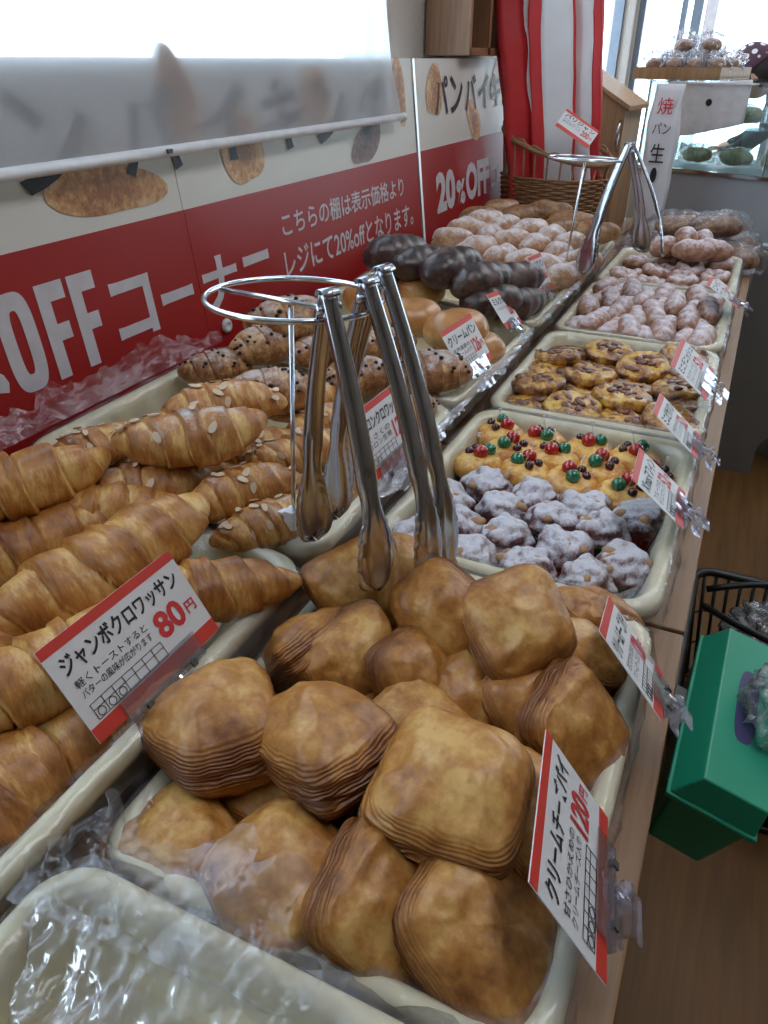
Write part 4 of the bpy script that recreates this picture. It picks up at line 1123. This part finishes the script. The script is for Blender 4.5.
# ================================================================== WALL SHELF beyond the blind
ws = empty('wall_shelf', (-.94, 2.735, 1.412), label='brown wooden pigeonhole shelf on the wall beyond the blind', cat='shelf')
for y in (-.27, -.09, .09, .27): MB().box((0, y, .32), (.14, .02, .64)).build('divider', M['shelf'], ws)
for z in (.01, .24, .63): MB().box((0, 0, z), (.14, .54, .02)).build('board', M['shelf'], ws)
MB().box((-.072, 0, .32), (.006, .54, .64)).build('back', M['shelf'], ws)
for y, lab in ((-.18, 'left'), (0, 'middle')):
    mb = MB().lathe([(0, 0), (.014, 0), (.015, .05), (.007, .075), (.006, .095), (0, .097)], 16)
    mb.build('small_bottle', M['acrylic'] if lab == 'left' else M['white_plastic'], None, True, loc=(-.92, 2.735+y, 1.4325), label=f'small bottle in the {lab} pigeonhole of the wall shelf', cat='bottle', group='bottles on the wall shelf')

# ================================================================== FAR COUNTER with glass case
CA = -.42
gc = empty('glass_case', (-.17, 3.34, 0), (0, 0, CA), label='low glass display case on a grey counter across the far end', cat='display case')
MB().box((.18, .28, .515), (1.06, .56, 1.03)).build('cabinet', M['case_grey'], gc, bevel=.004)
MB().box((.18, -.004, 1.028), (1.06, .012, .012)).build('front_edge', M['chrome'], gc)
def pane(c, d, m=None): MB().box(c, d, m).build('glass_pane', M['glass'], gc)
pane((.18, .02, 1.18), (1.04, .005, .295)); pane((-.345, .28, 1.18), (.005, .52, .295)); pane((.705, .28, 1.18), (.005, .52, .295)); pane((.18, .28, 1.33), (1.05, .54, .006)); pane((.18, .28, 1.18), (1.03, .50, .005))
for x in (-.345, .18, .705): MB().tube([(x, .018, 1.034), (x, .018, 1.33)], .005, 6).build('post', M['chrome'], gc)
mg = Matrix.Translation((-.17, 3.34, 0)) @ Matrix.Rotation(CA, 4, 'Z')
def on_case(x, y, z): return mg @ Vector((x, y, z))
SW = [loaf_mesh(120+s, .13, .032, .9, 3.0, 1, .03, .006) for s in range(2)]
SWW = [wrapper_mesh(20+s, .12, .034) for s in range(2)]
k = 0
for lvl, z in (('on the lower shelf', 1.066), ('on the upper shelf', 1.216)):
    for x, nm in ((-.20, 'left'), (-.03, 'centre left'), (.14, 'centre right'), (.31, 'right')):
        t = empty('wrapped_sandwich', on_case(x, .22, z), (0, 0, CA+.3*(k % 3)), label=f'wrapped sandwich {lvl} of the glass case, {nm}', cat='sandwich', group='wrapped sandwiches in the glass case')
        link('filling', SW[k % 2], M['sandwich'], t); link('wrapper', SWW[k % 2], M['wrap'], t); k += 1
# wooden tray of wrapped buns on the case
wt = empty('wooden_tray', on_case(-.315, .26, 1.3335), (0, 0, CA+.1), label='shallow wooden tray on the glass case, heaped with wrapped buns', cat='tray')
MB().box((0, 0, .006), (.36, .30, .012)).build('base', M['crate'], wt)
for s_ in (-1, 1):
    MB().box((0, s_*.145, .024), (.36, .012, .036)).build('side', M['crate'], wt); MB().box((s_*.174, 0, .024), (.012, .278, .036)).build('side', M['crate'], wt)
mt = mg @ Matrix.Translation((-.315, .26, 1.3335)) @ Matrix.Rotation(.1, 4, 'Z')
PB = loaf_mesh(130, .08, .034, .8, 2.3); PW = [crumple(31+q, .050, .048, .042, .020) for q in range(2)]
for i, (x, y, z) in enumerate(((-.125, -.075, .050), (-.04, -.08, .050), (.045, -.075, .050), (.125, -.075, .050), (-.12, .065, .050), (-.04, .065, .050), (.045, .065, .050), (.125, .065, .050), (-.05, -.01, .115), (.06, .0, .115))):
    t = empty('wrapped_bun', mt @ Vector((x, y, z)), (0, 0, i*.7), label=f'bun in clear wrapping on the wooden tray, {ORD[i % 4]} in the {("front row", "front row", "front row", "front row", "rear row", "rear row", "rear row", "rear row", "upper layer", "upper layer")[i]}' if i < 8 else f'bun in clear wrapping on top of the heap, {("left", "right")[i-8]}', cat='bun', group='wrapped buns on the wooden tray')
    link('bun', PB, M['powder'], t); link('wrapper', PW[i % 2], M['wrap'], t)
# pale register back beside the tray
rg = empty('cash_register', on_case(-.10, .02, 1.320), (0, 0, CA), label='pale grey register hood with a round hole, hung before the glass case', cat='register')
hood = [(-.13, -.03, .0), (.17, -.03, .02), (.17, -.03, -.12), (-.02, -.03, -.165), (-.13, -.03, -.18)]
hv = [Vector(p) for p in hood]+[Vector(p)+Vector((0, .022, 0)) for p in hood]
MB().add(hv, [[4, 3, 2, 1, 0], [5, 6, 7, 8, 9]]+[[k, (k+1) % 5, 5+(k+1) % 5, 5+k] for k in range(5)]).build('hood', M['white_plastic'], rg, bevel=.004)
MB().lathe([(0, 0), (.012, 0), (.012, .002), (0, .002)], 18).build('round_hole', M['black'], rg, loc=(.03, -.0305, -.055), rot=(PI/2, 0, 0))
MB().box((.02, -.008, .006), (.32, .06, .006)).build('hook', M['white_plastic'], rg)
# printed white bag standing before the case
PZ = .16
pb = bread_bag((-.345, 3.03, .8315), (0, 0, -.1), .095, .05, .50, 'white printed bread bag with black and red marks, standing left of the glass case', 15, (0, 0), 'paper_white')
for s_, x, z, w, h, mt_ in (('生', -.025, .10, .05, .06, 'ink'), ('パン', -.03, .19, .06, .035, 'ink'), ('●', -.012, .035, .022, .05, 'ink'), ('焼', -.025, .25, .05, .05, 'redink')):
    o = link('print', text_mesh(s_, w, h, .006), M[mt_], pb, (x, -.034, z+PZ), (PI/2, 0, 0))
# brown wooden bin
wbn = empty('wooden_bin', (-.60, 3.18, .8305), (0, 0, -.10), label='brown wooden bread bin with a sloping lid behind the wicker basket', cat='bin')
def slab(mb, prof, y0, y1):
    n = len(prof); return mb.add([(x, y0, z) for x, z in prof]+[(x, y1, z) for x, z in prof], [list(range(n)), list(range(n, 2*n))[::-1]]+[[k, n+k, n+(k+1) % n, (k+1) % n] for k in range(n)])
MB().box((0, .1, .005), (.20, .24, .01)).build('base', M['crate'], wbn)
slab(MB(), [(-.10, 0), (.10, 0), (.10, .42), (-.10, .53)], -.02, -.006).build('front', M['crate'], wbn)
slab(MB(), [(-.10, 0), (.10, 0), (.10, .42), (-.10, .53)], .206, .22).build('back', M['crate'], wbn)
MB().box((-.093, .1, .26), (.014, .212, .52)).build('side', M['crate'], wbn); MB().box((.093, .1, .205), (.014, .212, .41)).build('side', M['crate'], wbn)
slab(MB(), [(-.12, .545), (.12, .412), (.12, .427), (-.12, .56)], -.035, .235).build('lid', M['crate'], wbn)
MB().tube([(.09, -.028, .38), (.09, -.045, .36), (.09, -.045, .30), (.09, -.028, .28)], .006, 8).build('handle', M['chrome'], wbn, True)
st_ = empty('low_stand', (-.62, 3.27, 0), label='plain wooden stand carrying the bin beyond the far table', cat='stand')
MB().box((0, 0, .80), (.42, .36, .06)).build('top', M['table'], st_)
for a in (-1, 1):
    for b in (-1, 1): MB().box((a*.17, b*.14, .385), (.05, .05, .77)).build('leg', M['table'], st_)

# ================================================================== PERSON behind the case, bending forward
pr = empty('person', (.20, 4.5, .03), label='person in dark green top and dotted headscarf bending behind the glass case', cat='person')
def skin(name, verts, edges, radii, mat, sub=2):
    me = bpy.data.meshes.new(name); me.from_pydata(verts, edges, []); me.update()
    o = link(name, me, mat, pr); bpy.context.view_layer.objects.active = o
    mo = o.modifiers.new('skin', 'SKIN'); mo.use_smooth_shade = True
    for i, d in enumerate(me.skin_vertices[0].data): d.radius = radii[i] if isinstance(radii[i], tuple) else (radii[i],)*2; d.use_root = (i == 0)
    su = o.modifiers.new('sub', 'SUBSURF'); su.levels = sub; su.render_levels = sub
    return o
# pelvis, spine, neck, head (bent toward -x), arms down to the counter, legs
V = [(0, 0, .93), (-.05, -.02, 1.08), (-.13, -.04, 1.22), (-.20, -.06, 1.31), (-.245, -.075, 1.335), (-.30, -.09, 1.35), (-.345, -.10, 1.33),
     (-.19, -.22, 1.29), (-.23, -.29, 1.10), (-.33, -.33, 1.01), (-.41, -.34, .985),
     (-.19, .11, 1.29), (-.23, .19, 1.10), (-.33, .20, 1.01), (-.41, .19, .985),
     (0, -.09, .88), (-.01, -.10, .48), (0, -.10, .07), (-.10, -.11, .035), (0, .09, .88), (-.01, .10, .48), (0, .10, .07), (-.10, .11, .035)]
Ed = [(0, 1), (1, 2), (2, 3), (3, 4), (4, 5), (5, 6), (3, 7), (7, 8), (8, 9), (9, 10), (3, 11), (11, 12), (12, 13), (13, 14), (0, 15), (15, 16), (16, 17), (17, 18), (0, 19), (19, 20), (20, 21), (21, 22)]
Rr = [(.13, .15), (.12, .14), (.12, .16), (.10, .13), .055, .088, .080, .062, .048, .038, .030, .062, .048, .038, .030, .085, .06, .04, .035, .085, .06, .04, .035]
tmp = skin('clothed_body', V, Ed, Rr, M['dark_green_cloth'])
bpy.context.view_layer.update()
bme = bpy.data.meshes.new_from_object(tmp.evaluated_get(bpy.context.evaluated_depsgraph_get()))
bpy.data.objects.remove(tmp)
whole = MB(); whole.add([v.co.copy() for v in bme.vertices], [list(p.vertices) for p in bme.polygons]); n_cloth = len(whole.f)
hd = MB(); hd.ball((0, 0, 0), .098, 22, (.95, .80, 1.12)); hd.ball((-.092, 0, -.02), .016, 10, (1, .8, 1.3))
for s_ in (-1, 1): hd.ball((-.005, s_*.080, -.01), .020, 10, (.7, .4, 1.2))
hmx = Matrix.Translation((-.335, -.10, 1.315)) @ Matrix.Rotation(RAD(-40), 4, 'Y')
whole.add([hmx @ v for v in hd.v], hd.f)
for s_ in (-.34, .19):
    for q, (dx, dy, l) in enumerate(((-.062, -.026, .05), (-.072, -.012, .06), (-.074, .004, .063), (-.068, .019, .056), (-.02, .04, .04))):
        a = Vector((-.41, s_, .985)); b = a+Vector((dx*.4, dy*.8, -.008)); c = a+Vector((dx, dy*1.3, -.016)); d = a+Vector((dx-l*.4, dy*1.5, -.035))
        whole.tube([a, b, c, d], [.012, .0095, .0088, .0065], 8)
    whole.ball((-.405, s_, .985), .036, 14, (1.1, .95, .55))
bo = whole.build('body', M['dark_green_cloth'], pr, True); bo.data.materials.append(M['skin'])
for q, p in enumerate(bo.data.polygons): p.material_index = 0 if q < n_cloth else 1
hm = empty('face', (-.335, -.10, 1.315), (0, RAD(-40), 0)); hm.parent = pr
for s_ in (-1, 1): MB().ball((-.086, s_*.033, .012), .010, 10, (.5, 1, .6)).build('eye', M['hair'], hm, True)
MB().ball((-.084, 0, -.055), .016, 10, (.4, 1.4, .4)).build('mouth', M['paper_red'], hm, True)
hr = MB().ball((.018, 0, .01), .104, 22, (.92, .86, 1.08)).build('hair', M['hair'], pr, True, loc=(-.335, -.10, 1.315), rot=(0, RAD(-40), 0))
# headscarf: cap over the crown with a knotted tail
def cap(u, th):
    la = .12+(PI/2-.12)*u; rr = .114
    p = Vector((rr*.95*cos(la)*cos(th), rr*.86*cos(la)*sin(th), rr*1.14*sin(la))); return p, 0
link('headscarf', loft(cap, 16, 30), M['dotted'], pr, (-.335, -.10, 1.322), (0, RAD(-40), 0))
